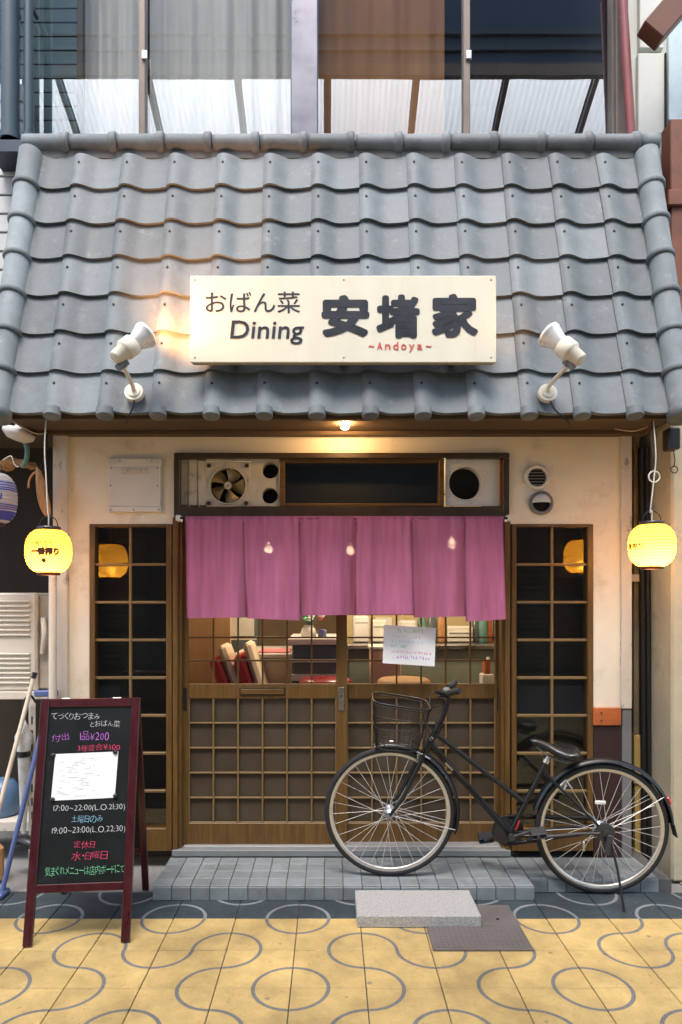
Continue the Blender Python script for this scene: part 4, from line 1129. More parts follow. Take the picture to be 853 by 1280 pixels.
for s in (-1, 1):
    b = MB(); b.tube([CR + Vector((0, -.06 * s, 0)), CR + Vector((.352 * math.cos(R(30)), -.026 * s, .352 * math.sin(R(30))))], .0022, 6); bpart('mudguard_stay', b, M_SPOKE)
    b = MB(); b.tube([CFz + Vector((0, -.056 * s, 0)), CFz + Vector((.352 * math.cos(R(-14)), -.024 * s, .352 * math.sin(R(-14))))], .0022, 6); bpart('mudguard_stay', b, M_SPOKE)
# saddle
b = MB(); b.tube([st, B(684, 944)], .0115, 10); b.cyl(B(680.5, 952), B(682.5, 947.5), .018, 12); bpart('seat_post', b, M_CHROME)
def lerp(x, t):
    for (a_, b_), (c_, d_) in zip(t, t[1:]):
        if x <= c_: return b_ + (d_ - b_) * (x - a_) / (c_ - a_)
    return t[-1][1]
def saddle(u, v):
    # u along nose -> tail, v round the section; outline read off the side view (pixel rows) and a usual plan
    hw = lerp(u, [(0, .010), (.03, .018), (.1, .023), (.35, .034), (.55, .062), (.75, .092), (.9, .094), (.97, .078), (1, .055)])
    yt = lerp(u, [(0, 923.5), (.04, 921.8), (.12, 921.6), (.3, 924.5), (.5, 929), (.68, 931.5), (.85, 930.5), (.95, 930.5), (1, 933)])
    yb = lerp(u, [(0, 925), (.05, 928), (.15, 931), (.35, 937), (.55, 943.5), (.75, 946.5), (.9, 946), (.97, 943), (1, 938)])
    a = v * 2 * PI
    cy, sy = math.cos(a), math.sin(a)
    y = hw * math.copysign(abs(cy) ** .7, cy)
    k = (1 + math.copysign(abs(sy) ** .75, sy)) / 2
    top_drop = .30 * (abs(y) / max(hw, 1e-4)) ** 2.5
    py = yb + (yt - yb) * k * (1 - top_drop * k)
    return B(661.5 + 57.5 * u, py) + Vector((0, y, 0))
b = MB(); b.grid(saddle, 30, 24)
for u in (0, 1):
    b.add([saddle(u, k / 24) for k in range(24)], [tuple(range(24)) if u else tuple(reversed(range(24)))])
sd_ = bpart('saddle', b, M_VINYL)
for s in (-1, 1):
    b = MB()
    hx = [B(703 + 5 * math.cos(q * .9), 941 + q * .30, .035 * s) + Vector((0, .012 * math.sin(q * .9), 0)) for q in range(28)]
    b.tube(hx, .0022, 5); b.tube([B(670, 933, .01 * s), B(684, 944, .018 * s), B(703, 950, .033 * s), B(710, 948, .035 * s)], .004, 6); bpart('saddle_spring', b, M_GREY, sd_)
# drive
b = MB(); b.lathe([(.080, -.004), (.083, 0), (.080, .004)], 32, Matrix.Translation(bb_ + Vector((0, .045, 0))) @ Matrix.Rotation(PI / 2, 4, 'X'))
b.disc(bb_ + Vector((0, .045, 0)), (0, -1, 0), .08, 32); bpart('chainring', b, M_DKMETAL)
cg = MB()
cg.tube([bb_ + Vector((0, .05, .075)), CR + Vector((0, .05, .035))], .012, 8); cg.tube([bb_ + Vector((0, .05, -.075)), CR + Vector((0, .05, -.035))], .012, 8); bpart('chain_case', cg, M_BIKE)
cr1, cr2 = Bp(668, 1036, .075), Bp(606, 1052, -.085)
b = MB(); b.tube([bb_ + Vector((0, -.05, 0)), cr1], .0085, 8); b.cyl(bb_ + Vector((0, -.06, 0)), bb_ + Vector((0, -.034, 0)), .016, 12); bpart('crank', b, M_DKMETAL)
b = MB(); b.tube([bb_ + Vector((0, .06, 0)), cr2], .0085, 8); bpart('crank', b, M_DKMETAL)
for c, s in ((cr1, -1), (cr2, 1)):
    b = MB()
    for q in (-.024, .024): b.box(-.040, .040, -.032, .032, q * .5 - .005, q * .5 + .005, .004, xf=Matrix.Translation(c + Vector((.010, .045 * s, 0))) @ Matrix.Rotation(R(-8), 4, 'Y') @ Matrix.Rotation(R(14), 4, 'X'))
    b.cyl(c, c + Vector((0, .09 * s, 0)), .008, 8); bpart('pedal', b, M_DKMETAL)
b = MB(); b.cyl(CR + Vector((0, -.068, 0)), CR + Vector((0, -.044, 0)), .047, 24); b.cyl(CR + Vector((0, -.078, 0)), CR + Vector((0, -.05, 0)), .018, 12); b.tube([CR + Vector((-.03, -.064, -.004)), CR + Vector((-.14, -.066, -.006)), B(655, 1044, .05)], .009, 8); bpart('hub_brake', b, M_DKMETAL)
b = MB(); b.box(-.006, .006, -.012, .012, -.025, .025, .002, xf=Matrix.Translation(B(723, 1050, .062))); bpart('brake_clip', b, M_STEEL)
b = MB(); b.box(-.014, .014, -.01, .01, -.10, .008, .005, xf=Matrix.Translation(CR + Vector((.014, -.086, -.01))) @ Matrix.Rotation(R(8), 4, 'Y')); bpart('stand_bracket', b, M_DKMETAL)
kf = B(759, 1139); kf = Vector((.042, -.215, .012))
b = MB(); b.tube([CR + Vector((.018, -.09, -.04)), CR + Vector((.034, -.14, -.16)), kf], .0065, 8); bpart('kickstand', b, M_STEEL if False else M_BIKE)
# basket
def bk(u, v, w): return None
top = {'x0': 466.5, 'x1': 537, 'y0': 872, 'y1': 879}; 
def basket_ring(t):                                       # t 0 rim .. 1 floor; rounded rectangle tapering downward
    xl = 466 + 3.5 * t; xr = 536 - 14 * t; hw = .165 - .035 * t
    yl = 871 + 58 * t; yr = 881 + 52 * t
    pts = []
    n = 40
    for k in range(n):
        a = 2 * PI * k / n
        cx_, sy_ = math.cos(a), math.sin(a)
        e = .45
        px = math.copysign(abs(cx_) ** e, cx_); py = math.copysign(abs(sy_) ** e, sy_)
        xx = (xl + xr) / 2 + px * (xr - xl) / 2
        yy = yl + (yr - yl) * (px + 1) / 2
        pts.append(B(xx, yy, py * hw))
    return pts
b = MB()
for t in (.06, .30, .56, .80, 1.0): b.tube(basket_ring(t), .0024 if t < .7 else .002, 5, closed=True)
r0, r1 = basket_ring(0.0), basket_ring(1.0)
n_ = len(r0)
bsk = None
for k in range(n_):
    if k % 1 == 0: b.tube([r0[k], r1[k]], .0012, 4, cap=False)
for k in range(0, n_, 2):
    b.tube([r1[k], r1[(n_ - k) % n_]], .0013, 4, cap=False)
for q in range(1, 9):                                     # fine mesh round the lower third
    b.tube(basket_ring(.62 + .045 * q), .0010, 4, closed=True)
bsk = bpart('basket', b, M_BIKE)
b = MB(); b.tube(r0, .0052, 6, closed=True); bpart('basket_rim', b, M_BIKE, bsk)
b = MB(); b.box(-.022, .022, -.004, .004, -.008, .008, .003, xf=Matrix.Translation(B(488, 919, .136)) @ Matrix.Scale(.55, 4)); bpart('basket_badge', b, M_STEEL, bsk)
b = MB(); b.tube([B(484, 934), B(510, 934)], .005, 6); b.tube([B(530, 905), B(546, 905)], .006, 6); bpart('basket_bracket', b, M_BIKE)

# ================================================================ INSIDE THE SHOP (seen through the door panes)
M_TAN = mat('tan_wood', (.46, .28, .13), rough=.55, var=.15, scale=5, stretch=(4, 4, .6))
M_REDC = mat('red_cushion', (.62, .035, .03), rough=.55)
M_CREAMC = mat('cream_cushion', (.72, .62, .45), rough=.6)
M_PINK = mat('pink_mat', (.72, .22, .24), rough=.6)
M_KW0 = mat('cupboard_panel', (.55, .52, .44), rough=.5)
M_FRIDGE = mat('grey_green_glass_front', (.09, .12, .12), rough=.15)
b = MB(); b.box(X(225, 5.0), X(288, 5.0), 5.0, 5.05, .08, 2.41)
tag(obj('wood_partition', b, M_TAN), 'tan wooden partition inside, behind the left door panes', 'partition')
b = MB(); b.box(X(270, 5.6), X(322, 5.6), 5.6, 5.75, .08, H(762, 5.6), .008); b.box(X(288, 5.6), X(318, 5.6), 5.592, 5.601, H(795, 5.6), H(772, 5.6), mi=1); b.box(X(271, 5.6), X(321, 5.6), 5.594, 5.601, H(800, 5.6), H(798, 5.6), mi=1)
tag(obj('dark_cupboard', b, [M_FRIDGE, M_KW0]), 'dark cupboard with a pale panel inside behind the red chairs', 'cupboard')
ct = thing('counter', 'pale counter with a pink mat inside the left door', 'counter', P(345, 900, 5.0))
b = MB(); b.box(X(298, 4.8), X(372, 4.8), 4.8, 5.5, .08, H(822, 4.8), .01); obj('body', b, M_CREAMC, ct)
b = MB(); b.box(X(292, 4.75), X(376, 4.75), 4.75, 5.5, H(822, 4.8) + .001, H(822, 4.8) + .03, .005); obj('counter_top', b, M_WHITEMETAL, ct)
b = MB(); b.box(X(322, 4.78), X(362, 4.78), 4.82, 5.1, H(822, 4.8) + .031, H(822, 4.8) + .04, .002); obj('pink_mat', b, M_PINK, ct)
sc_ = thing('showcase', 'dark glass fronted showcase with pale shelves inside the left door', 'showcase', P(392, 900, 4.75))
b = MB(); b.box(X(365, 4.7), X(424, 4.7), 4.72, 5.3, .08, H(806, 4.7), .01); obj('body', b, M_FRIDGE, sc_)
b = MB(); b.box(X(360, 4.7), X(426, 4.7), 4.68, 5.3, H(806, 4.7) + .001, H(798, 4.7), .005); b.box(X(364, 4.7), X(425, 4.7), 4.70, 4.719, H(828, 4.7), H(824, 4.7)); b.box(X(364, 4.7), X(425, 4.7), 4.69, 4.719, H(851, 4.7), H(843, 4.7)); obj('shelf_edge', b, M_WHITEMETAL, sc_)
vs_ = thing('flower_vase', 'white vase of red and white flowers on the showcase inside', 'vase', P(388, 798, 4.85))
zt = H(798, 4.7)
c = Vector((X(386, 4.85), 4.85, zt))
b = MB(); b.lathe([(0, .001), (.05, .001), (.055, .03), (.045, .06), (.03, .075), (.034, .085)], 18, Matrix.Translation(c)); obj('vase', b, M_WHITEMETAL, vs_)
rr = random.Random(2)
for q in range(14):
    p = c + Vector((rr.uniform(-.09, .09), rr.uniform(-.05, .05), rr.uniform(.12, .26)))
    b = MB(); b.tube([c + Vector((0, 0, .07)), (c + p) / 2 + Vector((0, 0, .05)), p], .003, 5, mi=1); b.lathe([(0, -.012), (.018, -.006), (.024, .006), (.012, .014), (0, .012)], 8, Matrix.Translation(p))
    obj('flower', b, [[M_REDC, M_PAPER, M_CHG, M_PAPER][q % 4], M_GREEN], vs_)
b = MB(); b.lathe([(0, .001), (.028, .001), (.03, .05), (.02, .055), (0, .055)], 14, Matrix.Translation(Vector((X(403, 4.82), 4.82, zt)))); tag(obj('blue_jar', b, M_BLUE), 'small blue jar beside the flower vase inside', 'jar')
def chair(px, lean, label, m):
    t = thing('folded_chair', label, 'chair', P(px, 900, 4.62), group='folded chairs leaning inside the left door')
    c0 = Vector((X(px, 4.62), 4.62, .095)); M0 = Matrix.Translation(c0) @ Matrix.Rotation(R(lean), 4, 'Y')
    b = MB()
    for s in (-.02, .02): b.box(s - .01, s + .01, -.14, -.12, 0, 1.08, .004, xf=M0); b.box(s - .01, s + .01, .12, .14, 0, 1.08, .004, xf=M0)
    obj('frame', b, M_CREAMC, t)
    b = MB(); b.box(-.035, .035, -.17, .17, .85, 1.14, .02, xf=M0); obj('seat', b, m, t)
    b = MB(); b.box(.045, .095, -.16, .16, .80, 1.20, .022, xf=M0); obj('backrest', b, M_CREAMC, t)
chair(349, -21, 'left folded red seated chair leaning inside the door', M_REDC)
chair(368, -18, 'right folded red seated chair leaning inside the door', M_REDC)
def stool(px, Y, top, m, lab):
    t = thing('stool', lab, 'stool', (X(px, Y), Y, .08), group='stools inside the door')
    c = Vector((X(px, Y), Y, 0))
    b = MB(); b.lathe([(0, top), (.15, top), (.17, top - .015), (.17, top - .05), (.15, top - .06), (0, top - .06)], 28, Matrix.Translation(c)); obj('seat', b, m, t)
    for k in range(4):
        a = PI / 4 + k * PI / 2
        b = MB(); b.tube([c + Vector((.1 * math.cos(a), .1 * math.sin(a), top - .05)), c + Vector((.17 * math.cos(a), .17 * math.sin(a), .082))], .012, 8); obj('leg', b, M_WOODDK, t)
stool(407, 4.45, H(848, 4.45), mat('dark_red_vinyl', (.28, .02, .03), rough=.3), 'dark red round stool just inside the meeting of the doors')
stool(505, 4.5, H(848, 4.5), M_TAN, 'tan round stool inside the right door')
kc = thing('kitchen_shelf', 'pale kitchen shelf unit with white boxes inside the right door', 'shelf', P(540, 900, 5.3))
M_KW = mat('kitchen_white', (.70, .70, .62), rough=.5)
M_KG = mat('kitchen_grey_green', (.22, .25, .20), rough=.4)
b = MB(); b.box(X(436, 5.2), X(625, 5.2), 5.25, 5.9, .08, H(812, 5.2), .01); obj('cabinet', b, M_KG, kc)
b = MB(); b.box(X(434, 5.2), X(627, 5.2), 5.2, 5.9, H(812, 5.2) + .001, H(806, 5.2), .005); obj('worktop', b, M_STEEL, kc)
b = MB(); b.box(X(434, 5.2), X(627, 5.2), 5.9, 5.96, .08, 2.41); obj('back_panel', b, mat('yellowed_wall', (.60, .50, .26), rough=.7), kc)
for (a, c_, y0, y1, m, nm, lab) in ((442, 462, 770, 806, M_WHITEMETAL, 'white_box', 'white box on the worktop left of the notice'), (465, 484, 775, 806, M_KW, 'white_box', 'cream box on the worktop behind the notice'), (500, 521, 776, 806, M_WHITEMETAL, 'rice_cooker', 'pale appliance on the worktop above the notice'), (560, 592, 783, 806, M_KW, 'white_box', 'low cream box on the worktop right of the notice')):
    b = MB(); b.box(X(a, 5.4), X(c_, 5.4), 5.4, 5.6, H(806, 5.2) + .001, H(y0, 5.4), .012)
    b.box(X(a, 5.4) + .01, X(c_, 5.4) - .01, 5.392, 5.402, H(y0, 5.4) - .05, H(y0, 5.4) - .04)
    tag(obj(nm, b, m), lab, 'box')
b = MB(); b.box(X(464, 4.9), X(502, 4.9), 4.9, 5.15, .08, H(812, 4.9), .01); b.box(X(462, 4.9), X(504, 4.9), 4.88, 5.15, H(812, 4.9) + .001, H(808, 4.9), .004, 1); tag(obj('pink_cabinet', b, [mat('pale_pink_front', (.66, .42, .33), rough=.6), M_KW]), 'pale pink cabinet behind the lower part of the notice', 'cabinet')
b = MB(); b.box(X(603, 4.95), X(618, 4.95), 4.95, 5.05, .08, H(843, 4.95), .005); b.box(X(606, 4.95), X(614, 4.95), 4.955, 5.03, H(843, 4.95), H(826, 4.95), .006, 1); b.cyl(Vector((X(610, 5), 4.99, H(826, 4.95))), Vector((X(610, 5), 4.99, H(822, 4.95))), .012, 12, 0); tag(obj('orange_bottle', b, [M_KW, M_ORANGE]), 'small orange bottle on a white stand inside at far right', 'bottle')
bm_ = MB(); bm_.lathe([(0, 0), (.034, 0), (.036, .01), (.036, .17), (.014, .22), (.014, .29), (0, .29)], 14)
for k, (px, m) in enumerate(((528, M_GREEN), (534, M_ORANGE), (540, M_FRIDGE), (546, M_GREEN), (552, M_HUSK), (597, M_FRIDGE), (604, M_GREEN), (611, M_ORANGE))):
    o = obj('bottle', bm_.mesh('bottle', m), None, loc=(X(px, 5.45), 5.45 + .03 * (k % 2), H(806, 5.2) + .001))
    tag(o, ('leftmost', 'second', 'third', 'fourth', 'fifth', 'sixth', 'seventh', 'rightmost')[k] + ' of the eight bottles on the worktop inside the right door', 'bottle', 'bottles on the kitchen worktop')
for k, (px, w_, h_, m, lab) in enumerate(((470, 20, 26, M_PAPER, 'white paper pinned to the yellowed wall inside, leftmost of three'), (540, 16, 24, M_CREAMC, 'cream paper pinned to the yellowed wall inside, middle of three'), (592, 24, 20, M_PAPER, 'white paper pinned to the yellowed wall inside, rightmost of three'))):
    b = MB(); b.pbox(px, px + w_, 772, 772 + h_, 5.893, 5.899); tag(obj('wall_paper_sheet', b, m), lab, 'paper')
# pendant bulbs inside, glowing through the curtain
for (px, py) in ((336, 686), (438, 688), (565, 680)):
    Yb = 4.9
    c = P(px, py, Yb)
    t = thing('pendant_lamp', {336: 'left', 438: 'middle', 565: 'right'}[px] + ' lit pendant bulb glowing through the pink curtain', 'lamp', c)
    b = MB(); b.lathe([(.008, .05), (.012, .035), (.026, .01), (.03, -.008), (.02, -.026), (0, -.032)], 18, Matrix.Translation(c)); obj('globe', b, glow('pendant_glow', (1, .72, .45), 40), t)
    b = MB(); b.cyl(c + Vector((0, 0, .055)), Vector((c.x, c.y, 2.42)), .006, 8); obj('cord', b, M_WIRE, t)
    ld = bpy.data.lights.new('pendant_light', 'POINT'); ld.energy = 4.5; ld.color = (1, .78, .55); ld.shadow_soft_size = .06
    lo = bpy.data.objects.new('pendant_light', ld); COL.objects.link(lo); setparent(lo, t); lo.location = c + Vector((0, -.0, -.12))

# ================================================================ LEFT: NEIGHBOUR AND CLUTTER
nb = thing('neighbour_shop_left', 'dark fronted neighbouring building at the left edge with pale siding above', 'building', (-2.6, 4.7, 0))
b = MB(); b.box(-4.5, X(66, YW) - .02, 4.75, 5.0, 0, 2.75); obj('dark_wall', b, M_NEIGH, nb)
b = MB(); b.box(-14, -2.03, 4.32, 4.75, 2.75, 13); obj('upper_wall', b, mat('neighbour_render', (.30, .31, .32), rough=.8), nb)
sb_ = MB(); sb_.box(-1.25, -.0, -.018, .2, -.052, .052, .004); sme = sb_.mesh('siding_board', M_SIDING)
for k in range(16): obj('siding_board', sme, None, nb, loc=(-1.80, 4.10, 2.86 + .109 * k), rot=(R(-3), 0, 0))
b = MB(); b.box(-4.5, -1.76, 3.95, 4.75, 2.56, 2.62, .004); obj('eave_board', b, M_DECK, nb)
b = MB(); b.box(-4.5, -1.80, 3.90, 3.95, 2.60, 2.74, .004); obj('fascia', b, M_WOODDK, nb)
# pipes up the corner of the upper window
for (px, rr_, lab) in ((13, .050, 'thick dark teal pipe at the far left of the upper windows'), (36, .025, 'slim dark teal pipe in front of the upper window blind')):
    b = MB(); b.cyl((X(px, 4.0), 4.0, H(176, 4.0)), (X(px, 4.0), 4.0, 6.6), rr_, 14); b.cyl((X(px, 4.0), 4.0, H(176, 4.0)), (X(px, 4.0), 4.0, H(168, 4.0)), rr_ + .008, 14); b.box(X(px, 4.0) - .01, X(px, 4.0) + .01, 4.02, 4.12, 4.95, 4.97); 
    tag(obj('drainpipe', b, mat('teal_blue_pipe', (.030, .062, .085), rough=.5)), lab, 'pipe')
# air conditioner
ac = thing('air_conditioner', 'cream outdoor air conditioner unit on a slotted rack at the left', 'air conditioner', P(20, 866, 4.05))
ya = 4.05; xa_, xb_ = X(-60, ya), X(46, ya); z0, z1 = H(864, ya), H(741, ya)
b = MB(); b.box(xa_, xb_, ya, ya + .30, z0, z1, .012); obj('casing', b, M_ACW, ac)
for k in range(18):
    zz = z0 + .05 + (z1 - z0 - .1) * k / 17
    if k in (7, 8, 9): continue
    b = MB(); b.box(xa_ + .05, xb_ - .035, ya - .012, ya + .001, zz - .007, zz + .005, .003); obj('louvre', b, M_ACW, ac)
b = MB(); b.box(xb_, X(62, 4.07), ya + .03, ya + .26, z0 + .01, z1 - .02, .006); obj('valve_cover', b, mat('grey_beige', (.36, .32, .26), rough=.6), ac)
b = MB(); b.tube(spline([(xb_ + .03, ya + .02, z0 + .42), (xb_ + .05, ya - .01, z0 + .33), (xb_ + .03, ya + .01, z0 + .22)], 6), .016, 8); obj('pipe_lagging', b, M_PAINTOLD, ac)
rk = thing('slotted_rack', 'pale slotted angle rack holding up the air conditioner', 'rack', (X(42, 4.05), 4.1, 0))
b = MB(); b.box(-2.3, X(62, 4.05), 4.03, 4.37, z0 - .045, z0 - .001, .003); obj('shelf', b, M_PAINTOLD, rk)
b = MB(); b.box(-2.3, X(50, 4.05), 4.06, 4.37, H(1040, 4.05), H(1028, 4.05), .003); obj('shelf', b, M_PAINTOLD, rk)
for (px, yy) in ((42.5, 4.03), (-70, 4.03), (42.5, 4.37)):
    cx_ = X(px, 4.05)
    b = MB(); b.box(cx_ - .020, cx_ + .020, yy - .004, yy, .001, z0 - .046, .001); b.box(cx_ - .020, cx_ - .016, yy, yy + .036, .001, z0 - .046, .001)
    for k in range(11): b.box(cx_ - .004, cx_ + .004, yy - .0048, yy - .004, .04 + .078 * k, .085 + .078 * k, mi=1)
    obj('slotted_post', b, [M_PAINTOLD, M_BLACK], rk)
def pole(name, a, c, r_, m, label, cat):
    b = MB(); b.cyl(a, c, r_, 12); return b
t = thing('broom', 'cream handled broom leaning against the rack at the left', 'broom', P(-14, 1075, 3.8))
a, c = P(-14, 1060, 3.80), P(42, 848, 3.98)
b = MB(); b.cyl(a, c, .012, 12); obj('handle', b, M_CREAMPOLE, t)
b = MB(); b.cyl(c, c + (c - a).normalized() * .035, .014, 12); obj('end_cap', b, M_VINYL, t)
b = MB(); b.box(a.x - .10, a.x + .08, a.y - .03, a.y + .03, .005, a.z + .02, .02); obj('bristles', b, M_HUSK, t)
t = thing('blue_mop', 'blue pole mop leaning in front of the rack beside the chalkboard', 'mop', P(3, 1122, 3.62))
a, c = P(2.5, 1116, 3.63), P(64, 866, 3.93)
b = MB(); b.cyl(a, c, .0135, 12); obj('handle', b, M_BLUE, t)
b = MB(); b.box(a.x - .025, a.x + .025, a.y - .05, a.y + .05, .001, .03, .008); obj('foot', b, M_BLUE, t)
b = MB(); b.box(c.x - .09, c.x + .035, c.y - .02, c.y + .02, c.z - .02, c.z + .015, .006); obj('head', b, M_BLUE, t)
t = thing('umbrella', 'closed clear umbrella hanging by the slotted rack post', 'umbrella', P(30, 1040, 3.97))
a, c = P(30, 1042, 3.985), P(30, 900, 3.985)
b = MB(); b.tube([a, a + (c - a) * .25, a + (c - a) * .7, a + (c - a) * .86, c], [.012, .022, .034, .050, .008], 10); obj('canopy', b, mat('clear_vinyl', (.55, .56, .55), rough=.3, var=.2, scale=20), t)
b = MB(); b.cyl(a + (c - a) * .68, a + (c - a) * .73, .037, 10); obj('strap', b, M_VINYL, t)
b = MB(); b.tube(spline([c, c + Vector((0, 0, .10)), c + Vector((.035, 0, .14)), c + Vector((.07, 0, .10))], 5), .007, 8); obj('handle', b, M_VINYL, t)
b = MB(); b.lathe([(0, 0), (.09, 0), (.10, .02), (.10, .14), (.07, .2), (0, .22)], 20, Matrix.Translation((X(3, 4.2), 4.2, H(1027, 4.05))))
tag(obj('blue_bucket', b, M_BLUELT), 'blue rounded plastic tub on the rack lower shelf', 'tub')
b = MB(); b.tube(spline([P(18, 1055, 3.9), P(27, 1050, 3.88), P(36, 1052, 3.86), P(46, 1058, 3.84)], 5), [.03, .034, .036, .038, .04, .042, .042, .042, .042, .042, .042, .042, .04, .038, .034, .03], 10, flat=.7)
tag(obj('black_bag', b, M_VINYL), 'black bundled bag on the floor behind the chalkboard', 'bag')
b = MB(); b.cyl(P(66.3, 1080, 3.90), P(66.3, 718, 3.90), .022, 14)
tag(obj('white_drainpipe', b, M_PAINTOLD), 'white pipe running down the corner post below the left lantern', 'pipe')
t = thing('eave_lamp', 'pale dome lamp under the left neighbour eave', 'lamp', P(22, 545, 3.9))
b = MB(); b.lathe([(0, .0), (.05, .004), (.085, .03), (.09, .06), (.03, .075), (.03, .10)], 22, Matrix.Translation(P(20, 551, 3.9)) @ Matrix.Rotation(R(20), 4, 'Y')); obj('shade', b, M_WHITEMETAL, t)
b = MB(); b.cyl(P(20, 540, 3.9), Vector((X(20, 3.9), 3.95, 2.6)), .012, 10); obj('stem', b, M_WIRE, t)
b = MB(); b.tube(spline([P(28, 548, 3.95), P(34, 560, 3.93), P(33, 575, 3.92), P(28, 584, 3.92)], 6), .013, 10); tag(obj('green_hose', b, M_GREEN), 'short green hose hanging under the left eave', 'hose')
b = MB(); b.tube(spline([P(46, 584, 3.86), P(50, 598, 3.85), P(54, 622, 3.85), P(59, 640, 3.85), P(63, 646, 3.85)], 5), [.004 + .028 * math.sin(PI * q / 20) for q in range(21)], 10, flat=.5)
tag(obj('dried_husk', b, M_HUSK), 'brown dried husk hanging by a wire beside the corner post', 'dried plant')
b = MB(); b.tube(spline([P(36, 610, 3.86), P(37, 600, 3.86), P(43, 591, 3.86), P(52, 590, 3.86)], 5), .006, 8); tag(obj('dry_vine', b, M_HUSK), 'curved dry stem left of the hanging husk', 'dried plant')
b = MB(); b.tube(spline([P(4, 586, 4.2), P(14, 578, 4.15), P(30, 580, 4.15), P(46, 584, 4.2)], 5), [.03, .05, .06, .055, .05, .055, .06, .05, .04, .05, .055, .045, .04, .05, .03, .02], 8, flat=.5); tag(obj('dry_bundle', b, M_HUSK), 'orange brown dry bundle tucked under the left eave', 'dried plant')
wires = [([(-10, 508, 3.5), (14, 526, 3.6), (45, 542, 3.8), (60, 540, 3.96)], .003, M_WIREW), ([(60, 538, 3.92), (57, 566, 3.9), (51, 585, 3.88), (53, 600, 3.86)], .003, M_WIRE),
         ([(4, 575, 3.9), (14, 570, 3.88), (18, 580, 3.88), (23, 584, 3.88)], .003, M_WIREW), ([(52, 540, 3.96), (58, 545, 3.94), (54, 556, 3.93), (60, 560, 3.93), (55, 540, 3.93)], .006, M_WIRE),
         ([(64, 536.5, 3.95), (160, 537.5, 3.965), (300, 537, 3.965), (430, 537.5, 3.965), (560, 537, 3.965), (700, 537.5, 3.965), (785, 539, 3.94)], .0035, M_WIRE),
         ([(768, 536, 3.9), (790, 539, 3.87), (806, 535, 3.85), (815, 528, 3.85)], .003, M_WIREW), ([(815, 526, 3.57), (815, 560, 3.55), (819, 582, 3.54), (818, 595, 3.54)], .004, M_WIRE)]
labs = ['pale wire running from the neighbour eave to the corner post', 'dark wire dangling beside the left corner post', 'short pale wire loop by the striped lantern', 'knotted black wire at the top of the left corner post', 'black cable stapled along the top of the cream wall', 'pale wire sagging under the right end of the eave', 'black wire feeding the right lantern']
for (q, r_, m), lab in zip(wires, labs):
    b = MB(); b.tube(spline([P(*w) for w in q], 6), r_, 6); tag(obj('cable', b, m), lab, 'cable')
b = MB(); b.tube([P(818, 596, 3.54) + Vector((.028 * math.cos(2 * PI * k / 20), 0, .028 * math.sin(2 * PI * k / 20))) for k in range(20)], .004, 6, closed=True); tag(obj('wire_coil', b, M_WIREW), 'pale coil of cord above the right lantern', 'cord')

# ================================================================ RIGHT: PILLAR AND NEIGHBOUR
nr = thing('neighbour_building_right', 'neighbouring building at the right edge with a stained concrete pillar', 'building', (2.4, 3.9, 0))
b = MB(); b.box(1.855, 2.75, 3.81, 4.6, 0, 2.72, .012); obj('concrete_pillar', b, M_PILLAR, nr)
b = MB(); b.box(1.74, 1.90, 4.25, 4.4, 0, 2.7); obj('gap_board', b, M_NEIGH, nr)
b = MB(); b.box(1.808, 14, 4.32, 4.6, 2.72, 13); obj('upper_wall', b, M_WALLW, nr)
for q in ((798, 832, 66, 185), (800, 830, -60, 60)):
    b = MB(); b.pbox(*q, 4.28, 4.325, .004); obj('wall_panel', b, M_WALLW, nr)
b = MB(); b.pbox(831.5, 833.5, 66, 185, 4.27, 4.31); obj('panel_joint', b, M_BLACK, nr)
b = MB(); b.pbox(836, 880, -60, 150, 4.29, 4.315, .004); obj('frosted_panel', b, mat('pale_blue_panel', (.50, .62, .66), rough=.35), nr)
b = MB(); b.pbox(839, 900, 148, 486, 3.93, 4.05, .006); b.pbox(822, 839, 232, 560, 4.05, 4.20, .004); b.pbox(836, 900, 236, 256, 3.91, 4.06, .006); obj('rusty_column', b, M_RUST, nr)
b = MB(); b.pbox(819, 840, 165, 245, 4.10, 4.25, .004); obj('grey_board', b, mat('grey_green_board', (.24, .25, .22), rough=.8, var=.25), nr)
b = MB()
a, c = P(812, 46, 3.95), P(905, -62, 3.95)
b.box(-.055, .055, -.07, .07, 0, (c - a).length, .006, xf=frame(a, c - a)); obj('timber_brace', b, mat('brace_timber', (.12, .045, .025), rough=.5, var=.3, scale=5), nr)
b = MB(); b.cyl(P(789, 172, 4.0), P(776, -40, 4.02), .026, 14); tag(obj('red_drainpipe', b, M_REDPIPE), 'red brown pipe beside the right upper window frame', 'pipe')
for (px, py0, py1, r_, Y, lab, m) in ((806, 560, 1072, .018, 4.08, 'black conduit in the gap by the concrete pillar', M_WIRE), (813, 560, 1070, .014, 4.06, 'thin black conduit against the concrete pillar side', M_WIRE)):
    b = MB(); b.cyl((X(px - 4, Y), Y, H(py0, Y)), (X(px, Y), Y, H(py1 + 8, Y)), r_, 12); tag(obj('conduit', b, m), lab, 'pipe')
b = MB(); b.pbox(792.5, 799.5, 540, 918, 4.10, 4.14, .002); tag(obj('grey_batten', b, mat('weathered_batten', (.16, .14, .10), rough=.8, var=.3)), 'weathered grey batten in the gap right of the shop', 'batten')
b = MB(); b.pbox(793, 804, 919, 980, 4.09, 4.14, .003); b.box(X(794, 4.1), X(801, 4.1), 4.10, 4.13, 0.02, H(980, 4.1)); tag(obj('yellow_board', b, mat('ochre_board', (.46, .34, .12), rough=.7, var=.2)), 'short ochre board standing in the gap right of the shop', 'board')
b = MB(); b.pbox(789, 800, 718, 727, 4.08, 4.12, .002); b.box(X(793, 4.1), X(797, 4.1), 4.105, 4.25, H(727, 4.1) + .01, H(718, 4.1) - .01); tag(obj('white_clip', b, M_PAINTOLD), 'small white clip on the batten by the right lantern', 'clip')
sw = thing('hanging_bracket', 'dark metal box with a wire ring hanging under the right verge', 'bracket', P(836, 560, 3.8))
